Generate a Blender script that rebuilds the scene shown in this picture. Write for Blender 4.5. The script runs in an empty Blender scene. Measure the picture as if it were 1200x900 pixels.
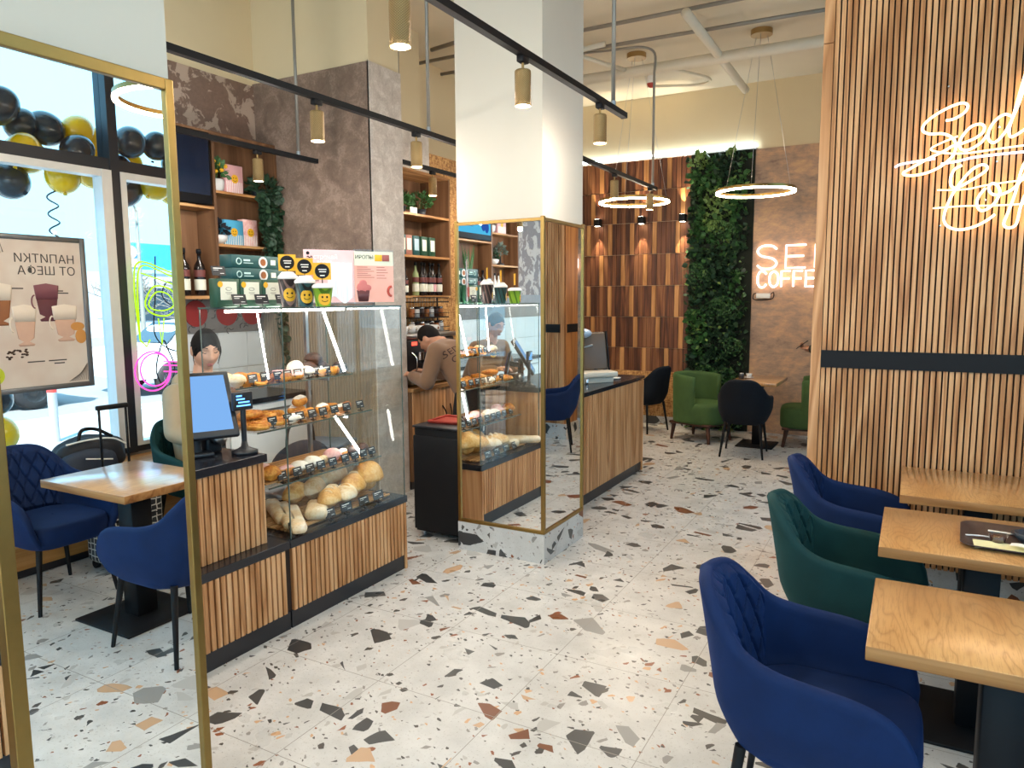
import bpy, bmesh, math, random
from mathutils import Vector, Matrix, Euler
R=random.Random(7)
PI=math.pi
S=bpy.context.scene
COL=S.collection
def srgb(h):
    h=h.lstrip('#'); r=[]
    for i in (0,2,4):
        c=int(h[i:i+2],16)/255
        r.append(c/12.92 if c<=.04045 else ((c+.055)/1.055)**2.4)
    return (r[0],r[1],r[2],1)
# ---------------------------------------------------------------- mesh builder
class MB:
    def __init__(s): s.v=[];s.f=[];s.m=[];s.s=[]
    def add(s,vs,fs,m=0,sm=False,M=None):
        o=len(s.v)
        for p in vs:
            p=Vector(p)
            s.v.append(tuple(M@p if M else p))
        for f in fs:
            s.f.append([i+o for i in f]); s.m.append(m); s.s.append(sm)
        return s
    def box(s,x0,x1,y0,y1,z0,z1,m=0,M=None):
        vs=[(x,y,z) for x in (x0,x1) for y in (y0,y1) for z in (z0,z1)]
        return s.add(vs,[(0,1,3,2),(4,6,7,5),(0,4,5,1),(2,3,7,6),(0,2,6,4),(1,5,7,3)],m,False,M)
    def cbox(s,c,d,m=0,M=None):
        return s.box(c[0]-d[0]/2,c[0]+d[0]/2,c[1]-d[1]/2,c[1]+d[1]/2,c[2]-d[2]/2,c[2]+d[2]/2,m,M)
    def rbox(s,x0,x1,y0,y1,z0,z1,r=.01,seg=2,m=0,M=None,sm=True):
        bm=bmesh.new(); bmesh.ops.create_cube(bm,size=1)
        for v in bm.verts:
            v.co=Vector(((x0+x1)/2+v.co.x*(x1-x0),(y0+y1)/2+v.co.y*(y1-y0),(z0+z1)/2+v.co.z*(z1-z0)))
        bmesh.ops.bevel(bm,geom=bm.edges[:],offset=r,segments=seg,profile=.5,affect='EDGES')
        bm.verts.index_update()
        s.add([v.co for v in bm.verts],[[v.index for v in f.verts] for f in bm.faces],m,sm,M); bm.free(); return s
    def cyl(s,p0,p1,r0,r1=None,n=16,m=0,sm=True,caps=True,M=None):
        if r1 is None: r1=r0
        p0=Vector(p0);p1=Vector(p1); d=(p1-p0)
        q=d.to_track_quat('Z','Y').to_matrix() if d.length>0 else Matrix.Identity(3)
        vs=[];
        for p,r in ((p0,r0),(p1,r1)):
            for i in range(n):
                a=2*PI*i/n; vs.append(p+q@Vector((r*math.cos(a),r*math.sin(a),0)))
        s.add(vs,[(i,(i+1)%n,n+(i+1)%n,n+i) for i in range(n)],m,sm,M)
        if caps:
            s.add(vs[:n],[list(range(n))[::-1]],m,False,M); s.add(vs[n:],[list(range(n))],m,False,M)
        return s
    def lathe(s,prof,c=(0,0,0),n=24,m=0,sm=True,M=None):
        vs=[];k=len(prof)
        for r,z in prof:
            for i in range(n):
                a=2*PI*i/n; vs.append((c[0]+r*math.cos(a),c[1]+r*math.sin(a),c[2]+z))
        fs=[(j*n+i,j*n+(i+1)%n,(j+1)*n+(i+1)%n,(j+1)*n+i) for j in range(k-1) for i in range(n)]
        if prof[0][0]>1e-6: fs.append(list(range(n))[::-1])
        if prof[-1][0]>1e-6: fs.append([(k-1)*n+i for i in range(n)])
        return s.add(vs,fs,m,sm,M)
    def tube(s,pts,r,n=8,m=0,closed=False,sm=True,M=None):
        P=[Vector(p) for p in pts];k=len(P);vs=[]
        rr=r if isinstance(r,(list,tuple)) else [r]*k
        up=None
        for i in range(k):
            a=P[(i-1)%k] if (closed or i>0) else P[i]
            b=P[(i+1)%k] if (closed or i<k-1) else P[i]
            t=(b-a).normalized()
            if up is None:
                up=Vector((0,0,1)) if abs(t.z)<.9 else Vector((1,0,0))
            x=t.cross(up); 
            if x.length<1e-4: x=t.orthogonal()
            x.normalize(); y=x.cross(t); y.normalize(); up=y
            for j in range(n):
                an=2*PI*j/n; vs.append(P[i]+rr[i]*(x*math.cos(an)+y*math.sin(an)))
        fs=[]
        for i in range(k if closed else k-1):
            i2=(i+1)%k
            for j in range(n): fs.append((i*n+j,i*n+(j+1)%n,i2*n+(j+1)%n,i2*n+j))
        if not closed: fs+= [list(range(n))[::-1],[(k-1)*n+j for j in range(n)]]
        return s.add(vs,fs,m,sm,M)
    def ell(s,c,r,nu=20,nv=12,m=0,M=None,fn=None):
        if not isinstance(r,(list,tuple)): r=(r,r,r)
        vs=[(0,0,1)]
        for j in range(1,nv):
            t=PI*j/nv
            for i in range(nu):
                a=2*PI*i/nu; vs.append((math.sin(t)*math.cos(a),math.sin(t)*math.sin(a),math.cos(t)))
        vs.append((0,0,-1))
        out=[]
        for p in vs:
            k=fn(p) if fn else 1.0
            out.append((c[0]+r[0]*p[0]*k,c[1]+r[1]*p[1]*k,c[2]+r[2]*p[2]*k))
        fs=[(0,1+i,1+(i+1)%nu) for i in range(nu)]
        for j in range(nv-2):
            for i in range(nu):
                a=1+j*nu+i;b=1+j*nu+(i+1)%nu; fs.append((a,a+nu,b+nu,b))
        l=len(vs)-1; o=1+(nv-2)*nu
        fs+=[(l,o+(i+1)%nu,o+i) for i in range(nu)]
        return s.add(out,fs,m,True,M)
    def surf(s,fn,nu,nv,m=0,cu=False,cv=False,sm=True,M=None):
        vs=[fn(i/(nu if cu else nu-1),j/(nv if cv else nv-1)) for i in range(nu) for j in range(nv)]
        fs=[]
        for i in range(nu if cu else nu-1):
            for j in range(nv if cv else nv-1):
                a=i*nv+j;b=((i+1)%nu)*nv+j;c=((i+1)%nu)*nv+(j+1)%nv;d=i*nv+(j+1)%nv
                fs.append((a,b,c,d))
        return s.add(vs,fs,m,sm,M)
    def prism(s,poly,a,b,axis='z',m=0,M=None,sm=False):
        def P(p,h):
            return {'z':(p[0],p[1],h),'x':(h,p[0],p[1]),'y':(p[0],h,p[1])}[axis]
        n=len(poly)
        vs=[P(p,a) for p in poly]+[P(p,b) for p in poly]
        s.add(vs,[(i,(i+1)%n,n+(i+1)%n,n+i) for i in range(n)],m,sm,M)
        s.add(vs[:n],[list(range(n))[::-1]],m,False,M); s.add(vs[n:],[list(range(n))],m,False,M); return s
    def capsule(s,p0,p1,r0,r1,m=0,n=14):
        s.cyl(p0,p1,r0,r1,n,m); s.ell(p0,r0,n,8,m); s.ell(p1,r1,n,8,m); return s
    def mesh(s,name,mats):
        me=bpy.data.meshes.new(name); me.from_pydata(s.v,[],s.f)
        for x in (mats if isinstance(mats,(list,tuple)) else [mats]): me.materials.append(x)
        me.polygons.foreach_set('material_index',s.m); me.polygons.foreach_set('use_smooth',s.s)
        bm=bmesh.new(); bm.from_mesh(me); bmesh.ops.recalc_face_normals(bm,faces=bm.faces[:]); bm.to_mesh(me); bm.free()
        me.update(); return me
    def build(s,name,mats,parent=None,loc=None,rot=None,bevel=0,sub=0):
        o=bpy.data.objects.new(name,s.mesh(name,mats)); COL.objects.link(o)
        if parent: o.parent=parent
        if loc: o.location=loc
        if rot: o.rotation_euler=rot
        if bevel:
            b=o.modifiers.new('b','BEVEL'); b.width=bevel; b.segments=2; b.limit_method='ANGLE'; b.angle_limit=.9; b.harden_normals=False
        if sub:
            q=o.modifiers.new('s','SUBSURF'); q.levels=sub; q.render_levels=sub
        return o
def tag(o,label,cat,group=None):
    o['label']=label; o['category']=cat
    if group: o['group']=group
    return o
def thing(name,label,cat,loc=(0,0,0),rz=0,group=None):
    o=bpy.data.objects.new(name,None); COL.objects.link(o); o.empty_display_size=.1
    o.location=loc; o.rotation_euler=(0,0,rz); return tag(o,label,cat,group)
def struct(o): o['kind']='structure'; return o
def dup(root,loc,rz=None,label=None,group=None,rot=None,scale=None):
    r=root.copy(); COL.objects.link(r); r.location=loc
    if rz is not None: r.rotation_euler=(0,0,rz)
    if rot is not None: r.rotation_euler=rot
    if scale is not None: r.scale=(scale,)*3
    if label: r['label']=label
    if group: r['group']=group
    for ch in list(root.children):
        c=ch.copy(); COL.objects.link(c); c.parent=r
        for g in list(ch.children):
            d=g.copy(); COL.objects.link(d); d.parent=c
    return r
def catmull(P,n=8,closed=False):
    P=[Vector(p) for p in P]; out=[]; k=len(P)
    for i in range(k if closed else k-1):
        if closed: a,b,c,d=P[(i-1)%k],P[i],P[(i+1)%k],P[(i+2)%k]
        else: a,b,c,d=P[max(i-1,0)],P[i],P[i+1],P[min(i+2,k-1)]
        for j in range(n):
            t=j/n
            out.append(.5*((2*b)+(c-a)*t+(2*a-5*b+4*c-d)*t*t+(3*b-a-3*c+d)*t**3))
    if not closed: out.append(P[-1])
    return out
def text(name,body,mat,size,parent=None,loc=(0,0,0),rot=(0,0,0),ext=.001,align='LEFT',bev=0,sp=1.0,fill=True):
    cu=bpy.data.curves.new(name,'FONT'); cu.body=body; cu.size=size; cu.extrude=ext; cu.align_x=align; cu.bevel_depth=bev; cu.space_character=sp
    cu.materials.append(mat)
    q=bpy.data.objects.new(name,cu); COL.objects.link(q)
    me=bpy.data.meshes.new_from_object(q.evaluated_get(bpy.context.evaluated_depsgraph_get()))
    bpy.data.objects.remove(q); bpy.data.curves.remove(cu)
    me.materials.clear(); me.materials.append(mat)
    o=bpy.data.objects.new(name,me); COL.objects.link(o); o.location=loc; o.rotation_euler=rot
    if parent: o.parent=parent
    return o
ORD=['first','second','third','fourth','fifth','sixth','seventh','eighth','ninth','tenth','eleventh','twelfth','thirteenth','fourteenth','fifteenth','sixteenth','seventeenth','eighteenth','nineteenth','twentieth']
# ---------------------------------------------------------------- materials
class NT:
    def __init__(s,name):
        s.mat=bpy.data.materials.new(name); s.mat.use_nodes=True; s.t=s.mat.node_tree; s.t.nodes.clear()
        s.out=s.n('ShaderNodeOutputMaterial')
    def n(s,ty,**k):
        x=s.t.nodes.new(ty)
        for a,b in k.items():
            if hasattr(x,a) and not a[0].isupper(): setattr(x,a,b)
        return x
    def l(s,a,b): s.t.links.new(a,b)
    def val(s,sock,v):
        if hasattr(v,'is_linked') or isinstance(v,bpy.types.NodeSocket): s.l(v,sock)
        else: sock.default_value=v
    def math(s,op,a,b=None,c=None):
        x=s.n('ShaderNodeMath',operation=op); s.val(x.inputs[0],a)
        if b is not None: s.val(x.inputs[1],b)
        if c is not None: s.val(x.inputs[2],c)
        return x.outputs[0]
    def coord(s,kind='Object',scale=(1,1,1),rot=(0,0,0),loc=(0,0,0)):
        c=s.n('ShaderNodeTexCoord'); m=s.n('ShaderNodeMapping')
        m.inputs['Scale'].default_value=scale; m.inputs['Rotation'].default_value=rot; m.inputs['Location'].default_value=loc
        s.l(c.outputs[kind],m.inputs[0]); return m.outputs[0]
    def noise(s,v,scale=5,detail=4,rough=.55,dist=0):
        x=s.n('ShaderNodeTexNoise'); s.l(v,x.inputs['Vector']); x.inputs['Scale'].default_value=scale; x.inputs['Detail'].default_value=detail
        x.inputs['Roughness'].default_value=rough; x.inputs['Distortion'].default_value=dist; return x.outputs[0]
    def vor(s,v,scale=5,feature='F1',rand=1):
        x=s.n('ShaderNodeTexVoronoi',feature=feature); s.l(v,x.inputs['Vector']); x.inputs['Scale'].default_value=scale
        x.inputs['Randomness'].default_value=rand; return x
    def ramp(s,f,stops,interp='LINEAR'):
        x=s.n('ShaderNodeValToRGB'); e=x.color_ramp; e.interpolation=interp
        while len(e.elements)<len(stops): e.elements.new(.5)
        for i,(p,c) in enumerate(stops):
            e.elements[i].position=p; e.elements[i].color=c if isinstance(c,(tuple,list)) else srgb(c)
        s.val(x.inputs[0],f); return x.outputs[0]
    def mix(s,f,a,b,blend='MIX'):
        x=s.n('ShaderNodeMix',data_type='RGBA',blend_type=blend); s.val(x.inputs[0],f); s.val(x.inputs[6],a); s.val(x.inputs[7],b); return x.outputs[2]
    def bsdf(s,color=None,rough=.5,metal=0,bump=None,bstr=.3,bdist=.01,sheen=0,coat=0,spec=.5,emit=None,estr=0,sheentint=None,sub=0):
        b=s.n('ShaderNodeBsdfPrincipled')
        if color is not None: s.val(b.inputs['Base Color'],color)
        s.val(b.inputs['Roughness'],rough); b.inputs['Metallic'].default_value=metal
        b.inputs['Specular IOR Level'].default_value=spec
        b.inputs['Sheen Weight'].default_value=sheen
        if sheentint: b.inputs['Sheen Tint'].default_value=sheentint
        b.inputs['Coat Weight'].default_value=coat
        if bump is not None:
            k=s.n('ShaderNodeBump'); k.inputs['Strength'].default_value=bstr; k.inputs['Distance'].default_value=bdist
            s.l(bump,k.inputs['Height']); s.l(k.outputs[0],b.inputs['Normal'])
        b.inputs['Coat Roughness'].default_value=.16
        if emit: b.inputs['Emission Color'].default_value=emit; b.inputs['Emission Strength'].default_value=estr
        s.l(b.outputs[0],s.out.inputs[0]); return s.mat
def plain(name,h,rough=.5,metal=0,var=.08,vscale=12,bump=.05,**k):
    t=NT(name); v=t.coord(); nz=t.noise(v,vscale,3)
    c=srgb(h) if isinstance(h,str) else h
    d=tuple(x*(1-var) for x in c[:3])+(1,); e=tuple(min(1,x*(1+var)) for x in c[:3])+(1,)
    col=t.mix(nz,d,e)
    return t.bsdf(col,rough,metal,bump=nz if bump else None,bstr=bump,bdist=.004,**k)
def glow(name,h,st):
    t=NT(name); e=t.n('ShaderNodeEmission'); e.inputs[0].default_value=srgb(h); e.inputs[1].default_value=st; t.l(e.outputs[0],t.out.inputs[0]); return t.mat
def wood(name,c0,c1,c2,axis='z',scale=1,rough=.45,ring=7,bump=.08,coat=0):
    t=NT(name)
    sc={'x':(.6,9,9),'y':(9,.6,9),'z':(9,9,.6)}[axis]
    oi=t.n('ShaderNodeObjectInfo')
    tc=t.n('ShaderNodeTexCoord'); ad=t.n('ShaderNodeVectorMath',operation='ADD'); t.l(tc.outputs['Object'],ad.inputs[0])
    mu=t.n('ShaderNodeVectorMath',operation='SCALE'); mu.inputs[0].default_value=(3.1,5.7,2.3); t.l(oi.outputs['Random'],mu.inputs['Scale']); t.l(mu.outputs[0],ad.inputs[1])
    mp=t.n('ShaderNodeMapping'); mp.inputs['Scale'].default_value=tuple(x*scale for x in sc); t.l(ad.outputs[0],mp.inputs[0]); v=mp.outputs[0]
    big=t.noise(v,.55,3,.5,.6)
    rings=t.math('FRACT',t.math('MULTIPLY',big,ring))
    tri=t.math('ABSOLUTE',t.math('SUBTRACT',t.math('MULTIPLY',rings,2),1))
    mp2=t.n('ShaderNodeMapping'); mp2.inputs['Scale'].default_value=tuple(x*scale*(14 if x>1 else 2.2) for x in sc); t.l(ad.outputs[0],mp2.inputs[0])
    fine=t.noise(mp2.outputs[0],1.2,4,.7)
    f=t.math('ADD',t.math('MULTIPLY',tri,.55),t.math('MULTIPLY',fine,.5))
    col=t.ramp(f,[(.22,c0),(.5,c1),(.85,c2)])
    return t.bsdf(col,rough,bump=fine,bstr=bump,bdist=.002,spec=.35,coat=coat)
M={}
M['oak']=wood('oak_slat','#a06b40','#c28c5c','#d9a97a','z')
M['oak_x']=wood('oak_top_x','#a8743c','#c08d52','#d0a26a','y',1.0,.38,5)
M['oak_t']=wood('oak_tabletop','#a07040','#c49a66','#d4b07e','y',.7,.3,9,.05,.35)
def oak_top():
    t=NT('oak_tabletop_grain'); oi=t.n('ShaderNodeObjectInfo'); tc=t.n('ShaderNodeTexCoord'); mu=t.n('ShaderNodeVectorMath',operation='SCALE'); mu.inputs[0].default_value=(3.1,5.7,0); t.l(oi.outputs['Random'],mu.inputs['Scale'])
    ad=t.n('ShaderNodeVectorMath',operation='ADD'); t.l(tc.outputs['Object'],ad.inputs[0]); t.l(mu.outputs[0],ad.inputs[1])
    def mp(sc):
        m=t.n('ShaderNodeMapping'); m.inputs['Scale'].default_value=sc; t.l(ad.outputs[0],m.inputs[0]); return m.outputs[0]
    big=t.noise(mp((4.2,1.1,1)),1.0,3,.5,.4)
    r=t.math('FRACT',t.math('MULTIPLY',big,26)); tri=t.math('ABSOLUTE',t.math('SUBTRACT',t.math('MULTIPLY',r,2),1))
    ln=t.math('POWER',tri,5)
    fine=t.noise(mp((240,14,1)),1.0,3,.7); soft=t.noise(mp((7,1.5,1)),1.0,3,.5)
    base=t.ramp(soft,[(.3,'#b98750'),(.7,'#d0a26a')])
    base=t.mix(t.math('MULTIPLY',ln,.55),base,srgb('#8f5f30'))
    base=t.mix(t.ramp(fine,[(.5,(0,0,0,1)),(.68,(.45,.45,.45,1))]),base,srgb('#8a5c30'))
    return t.bsdf(base,.28,bump=fine,bstr=.03,bdist=.002,spec=.5,coat=1.0)
M['oak_t']=oak_top()
M['oak_edge']=wood('oak_edge','#7d4e26','#9a693a','#b07f4c','x',1,.5)
M['oak_y']=wood('oak_y','#8f6136','#b08050','#c69b68','y')
M['cab']=wood('cabinet_oak','#5b3f29','#704f36','#856144','z',.8,.5,4)
M['bark']=wood('tile_dark','#3c2217','#5a3523','#784a30','z',1.5,.5,5)
M['bmid']=wood('tile_mid','#5a3522','#764a2e','#8d6040','z',1.5,.5,5)
M['blit']=wood('tile_light','#9a6a3c','#b3804e','#c4935f','z',1.5,.5,5)
M['black']=plain('black_metal','#121215',.55,.0,.1,spec=.25)
M['blackstone']=plain('black_countertop','#1b1d24',.22,0,.25,40,.01)
M['kick']=plain('black_kick','#1d1d22',.35)
M['dark']=plain('slat_backing','#2a1a10',.8)
M['dplast']=plain('dark_plastic','#1a1b20',.35)
M['white']=plain('white_paint','#cdc6b8',.6,0,.03,3,.03)
M['whitepl']=plain('white_plastic','#e6e6e4',.4,0,.02)
M['beige']=plain('beige_paint','#d6c6a2',.75,0,.05,2,.03)
M['ceil']=plain('ceiling_paint','#d9cfb8',.8,0,.08,2,.05)
M['pipew']=plain('pipe_paint','#d6cdb8',.45,0,.05)
M['conduit']=plain('grey_conduit','#8f8a82',.4,.4)
M['gold']=plain('brushed_gold','#9a7d48',.36,1,.12,30,.02)
M['brass']=plain('brass_lamp','#a98a58',.38,.75,.1,60,.05)
M['steel']=plain('steel','#b8babd',.28,1,.06)
M['chrome']=plain('chrome','#d8dade',.12,1,.03)
M['paper']=plain('paper','#f0eee8',.6,0,.02)
M['red']=plain('red_plastic','#a83a2c',.45)
M['teal_box']=plain('teal_card','#164c4c',.5)
M['green_box']=plain('green_card','#1f4a35',.5)
M['cream']=plain('cream_label','#dcdccb',.55)
M['yellow']=plain('yellow_card','#e5ad1d',.5)
M['pinkbox']=plain('pink_card','#d9a5a8',.55)
M['bluebox']=plain('blue_card','#4fa9cf',.5)
M['ceramic']=plain('white_ceramic','#d8d8d6',.3)
M['darkcer']=plain('dark_ceramic','#2b3038',.3)
M['soil']=plain('dark_foliage','#1d2a1c',.8,0,.4)
M['leaf']=plain('leaf_green','#3a6434',.5,0,.5,8)
M['leafd']=plain('leaf_dark','#24402a',.55,0,.5,8)
M['leafl']=plain('leaf_light','#7c9a55',.5,0,.4,8)
M['bottle']=plain('bottle_dark','#160f0e',.15,0,.1)
M['skin']=plain('skin','#c08a6c',.5,0,.06,20,.05)
M['skin2']=plain('skin_light','#c7977c',.5,0,.06,20,.05)
M['lip']=plain('lip','#97504a',.45)
M['hair']=plain('dark_hair','#100c0b',.7,0,.5,90,.4,spec=.2)
M['hairgrey']=plain('short_grey_hair','#4a4340',.7,0,.5,90,.3)
M['shirt']=plain('tan_sweatshirt','#7c5d45',.85,0,.12,9,.2,sheen=.2)
M['trouser']=plain('black_trouser','#15151a',.85)
M['puffer']=plain('beige_padded_cloth','#a9977c',.6,0,.12,14,.2)
M['oliv']=plain('dark_olive_jacket','#33332b',.7,0,.15,14,.2)
M['shoe']=plain('black_shoe','#18181a',.4)
M['plank']=wood('brown_plank','#7d5330','#99693f','#b07f50','z')
M['walnut']=wood('walnut_leg','#2b1810','#40251a','#543324','z')
M['rubber']=plain('tyre_rubber','#1d1e21',.7)
M['lime']=glow('lime_neon','#a4e015',.9)
M['pinkneon']=glow('pink_neon','#ff4fb4',1.0)
M['warmneon']=glow('warm_white_neon','#ffd8a0',3.2)
M['coolneon']=glow('cool_white_neon','#e8e2ff',3.0)
M['pinkwhite']=glow('peach_neon','#ffdcc8',3.2)
M['led']=glow('led_white','#fff6ee',14.0)
M['ledcool']=glow('led_cool','#e4f6ff',6.0)
M['ledwarm']=glow('led_warm','#ffe4c0',30.0)
M['bulb']=glow('lamp_bulb','#fff0d8',9.0)
def mirror():
    t=NT('mirror_silver'); b=t.n('ShaderNodeBsdfGlossy'); b.inputs[0].default_value=(.93,.94,.93,1); b.inputs[1].default_value=0.0; t.l(b.outputs[0],t.out.inputs[0]); return t.mat
M['mirror']=mirror()
def glass(name,tint=(.97,.985,.975,1),refl=1.0,dirt=0):
    t=NT(name); tr=t.n('ShaderNodeBsdfTransparent'); tr.inputs[0].default_value=tint
    gl=t.n('ShaderNodeBsdfGlossy'); gl.inputs[1].default_value=.0; gl.inputs[0].default_value=(1,1,1,1)
    lw=t.n('ShaderNodeLayerWeight'); lw.inputs[0].default_value=.5
    f=t.math('MULTIPLY',t.math('MULTIPLY_ADD',t.math('POWER',lw.outputs[1],5),.85,.03),refl)
    mx=t.n('ShaderNodeMixShader'); t.l(f,mx.inputs[0]); t.l(tr.outputs[0],mx.inputs[1]); t.l(gl.outputs[0],mx.inputs[2]); t.l(mx.outputs[0],t.out.inputs[0]); return t.mat
M['glass']=glass('clear_glass')
M['winglass']=glass('window_glass',(.97,.99,.99,1),.6)
M['edgeglass']=plain('glass_edge_green','#4c5a55',.15,0,.05)
def velvet(name,h,h2):
    t=NT(name); v=t.coord(); a=t.noise(v,6,4,.6); b=t.noise(v,160,2)
    lw=t.n('ShaderNodeLayerWeight'); lw.inputs[0].default_value=.35
    col=t.mix(a,srgb(h),srgb(h2))
    return t.bsdf(col,.75,bump=b,bstr=.15,bdist=.002,sheen=.8,sheentint=srgb(h2),spec=.2)
M['vblue']=velvet('blue_velvet','#091a3b','#0f2a58')
M['vteal']=velvet('teal_velvet','#0c2a2b','#153f40')
M['vgreen']=velvet('green_velvet','#30462a','#4b6638')
M['vnavy']=velvet('navy_velvet','#0b0f16','#131a24')
def terrazzo(name,tile=.59,ox=-2.572,oy=1.772,grid=True,ck='Object'):
    t=NT(name)
    def cc(scale=(1,1,1),rot=(0,0,0),loc=(0,0,0)):
        if grid: return t.coord(ck,scale,rot,loc)
        c=t.n('ShaderNodeTexCoord'); a=t.n('ShaderNodeSeparateXYZ'); t.l(c.outputs[ck],a.inputs[0])
        b=t.n('ShaderNodeCombineXYZ'); t.l(t.math('ADD',a.outputs[0],a.outputs[1]),b.inputs[0]); t.l(a.outputs[2],b.inputs[1])
        m=t.n('ShaderNodeMapping'); m.inputs['Scale'].default_value=scale; m.inputs['Rotation'].default_value=rot; m.inputs['Location'].default_value=loc
        t.l(b.outputs[0],m.inputs[0]); return m.outputs[0]
    v=cc()
    base=t.ramp(t.noise(v,5,5,.6),[(.3,'#bcbbb8'),(.7,'#d2d1ce')])
    speck=t.noise(v,95,3,.8); base=t.mix(t.ramp(speck,[(.60,(0,0,0,1)),(.70,(1,1,1,1))]),base,srgb('#8e887d'))
    def layer(base,scale,prob,edge,cols,warp,rot,seed):
        vv=cc((1,1.0,1),(0,0,rot),(seed,seed*1.7,0))
        # two-axis stretch so that chips come out as long splinters
        st=t.n('ShaderNodeMapping'); st.inputs['Scale'].default_value=(1,1.5,1); t.l(vv,st.inputs[0])
        wn=t.n('ShaderNodeTexNoise'); wn.inputs['Scale'].default_value=scale*1.7; wn.inputs['Detail'].default_value=1; t.l(st.outputs[0],wn.inputs['Vector'])
        sb=t.n('ShaderNodeVectorMath',operation='SUBTRACT'); t.l(wn.outputs['Color'],sb.inputs[0]); sb.inputs[1].default_value=(.5,.5,.5)
        ms=t.n('ShaderNodeVectorMath',operation='SCALE'); ms.inputs['Scale'].default_value=warp; t.l(sb.outputs[0],ms.inputs[0])
        aa=t.n('ShaderNodeVectorMath',operation='ADD'); t.l(st.outputs[0],aa.inputs[0]); t.l(ms.outputs[0],aa.inputs[1])
        fl=t.n('ShaderNodeVectorMath',operation='MULTIPLY'); fl.inputs[1].default_value=(1,1,0); t.l(aa.outputs[0],fl.inputs[0])
        a=t.vor(fl.outputs[0],scale,'F1'); d=t.vor(fl.outputs[0],scale,'DISTANCE_TO_EDGE')
        sp=t.n('ShaderNodeSeparateColor'); t.l(a.outputs['Color'],sp.inputs[0])
        on=t.math('LESS_THAN',sp.outputs[0],prob)
        thr=t.math('MULTIPLY_ADD',sp.outputs[2],edge*.9,edge*.6)
        ins=t.math('GREATER_THAN',d.outputs['Distance'],thr)
        mask=t.math('MULTIPLY',on,ins)
        ccol=t.ramp(sp.outputs[1],cols,'CONSTANT')
        return t.mix(mask,base,ccol)
    dk=[(0,'#38393a'),(.30,'#454646'),(.60,'#908f8c'),(.70,'#b5b3af'),(.82,'#bf9d7c'),(.93,'#7a4a30')]
    lt=[(0,'#4a4744'),(.35,'#8e8a86'),(.6,'#b3b0ab'),(.78,'#c8a07a'),(.9,'#8a5030')]
    base=layer(base,48,.10,.14,lt,.006,.6,3.3)
    base=layer(base,22,.10,.15,lt,.012,2.1,7.7)
    base=layer(base,6.6,.23,.15,dk,.012,.35,1.1)
    base=layer(base,7.5,.12,.17,dk,.012,1.7,5.3)
    if grid:
        sx=t.n('ShaderNodeSeparateXYZ'); t.l(v,sx.inputs[0])
        gm=None
        for i,o in ((0,ox),(1,oy)):
            fr=t.math('FRACT',t.math('DIVIDE',t.math('SUBTRACT',sx.outputs[i],o-100*tile),tile))
            d=t.math('ABSOLUTE',t.math('SUBTRACT',fr,.5)); g=t.math('GREATER_THAN',d,.5-.0016/tile)
            gm=g if gm is None else t.math('MAXIMUM',gm,g)
        base=t.mix(gm,base,srgb('#8f8b84'))
    return t.bsdf(base,t.ramp(t.noise(v,3,3),[(.3,(.26,)*3+(1,)),(.7,(.38,)*3+(1,))]),spec=.45)
M['floor']=terrazzo('terrazzo_floor')
M['terr']=terrazzo('terrazzo_plinth',grid=False)
def plaster(name,c0,c1,c2,sc=3,th=(.42,.6)):
    t=NT(name); v=t.coord(); a=t.noise(v,sc,6,.65,.6); b=t.noise(v,sc*9,5,.7)
    f=t.math('ADD',t.math('MULTIPLY',a,.6),t.math('MULTIPLY',b,.4))
    col=t.ramp(f,[(th[0]-.06,c0),(.5,c1),(th[1],c2)])
    return t.bsdf(col,t.ramp(b,[(.35,(.35,)*3+(1,)),(.65,(.75,)*3+(1,))]),bump=f,bstr=.5,bdist=.006,spec=.4)
M['plaster']=plaster('bronze_plaster','#67554a','#7b685b','#948072',7)
M['plasterlt']=plaster('light_plaster','#aba096','#c2b8ae','#d6cec5',9)
def patchy():
    t=NT('patchy_plaster'); v=t.coord(); a=t.noise(v,6,7,.62,.5); b=t.noise(v,40,4,.7)
    m=t.ramp(a,[(.52,(0,0,0,1)),(.55,(1,1,1,1))])
    col=t.mix(m,t.ramp(b,[(.3,'#6f5a4f'),(.7,'#82695c')]),srgb('#b09c8c'))
    return t.bsdf(col,.5,bump=m,bstr=.4,bdist=.004)
M['patchy']=patchy()
def bronze():
    t=NT('weathered_gold_plaster'); v=t.coord(); a=t.noise(v,2.2,8,.65,.8); b=t.noise(t.coord('Object',(1,1,2.5)),9,7,.7,.3)
    f=t.math('ADD',t.math('MULTIPLY',a,.55),t.math('MULTIPLY',b,.45))
    col=t.ramp(f,[(.36,'#80695c'),(.46,'#a08672'),(.54,'#bb9576'),(.64,'#d0a87c')])
    return t.bsdf(col,.5,bump=f,bstr=.4,bdist=.008)
M['bronze']=bronze()
def osb():
    t=NT('strand_board'); 
    a=t.vor(t.coord('Object',(26,34,90),(.5,.9,.3)),1,'F1'); b=t.vor(t.coord('Object',(90,60,22),(.9,.4,1.1)),1,'F1')
    s1=t.n('ShaderNodeSeparateColor'); t.l(a.outputs['Color'],s1.inputs[0]); s2=t.n('ShaderNodeSeparateColor'); t.l(b.outputs['Color'],s2.inputs[0])
    f=t.math('ADD',t.math('MULTIPLY',s1.outputs[0],.5),t.math('MULTIPLY',s2.outputs[0],.5))
    return t.bsdf(t.ramp(f,[(.15,'#8a5c30'),(.5,'#b5854d'),(.85,'#cfa268')]),.6,bump=f,bstr=.3,bdist=.003)
M['osb']=osb()
def bread(name,c0,c1,c2,sc=9):
    t=NT(name); v=t.coord(); a=t.noise(v,sc,4,.6); b=t.noise(v,90,3,.6)
    f=t.math('ADD',t.math('MULTIPLY',a,.75),t.math('MULTIPLY',b,.25))
    return t.bsdf(t.ramp(f,[(.35,c0),(.5,c1),(.65,c2)]),.55,bump=b,bstr=.3,bdist=.003)
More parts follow.
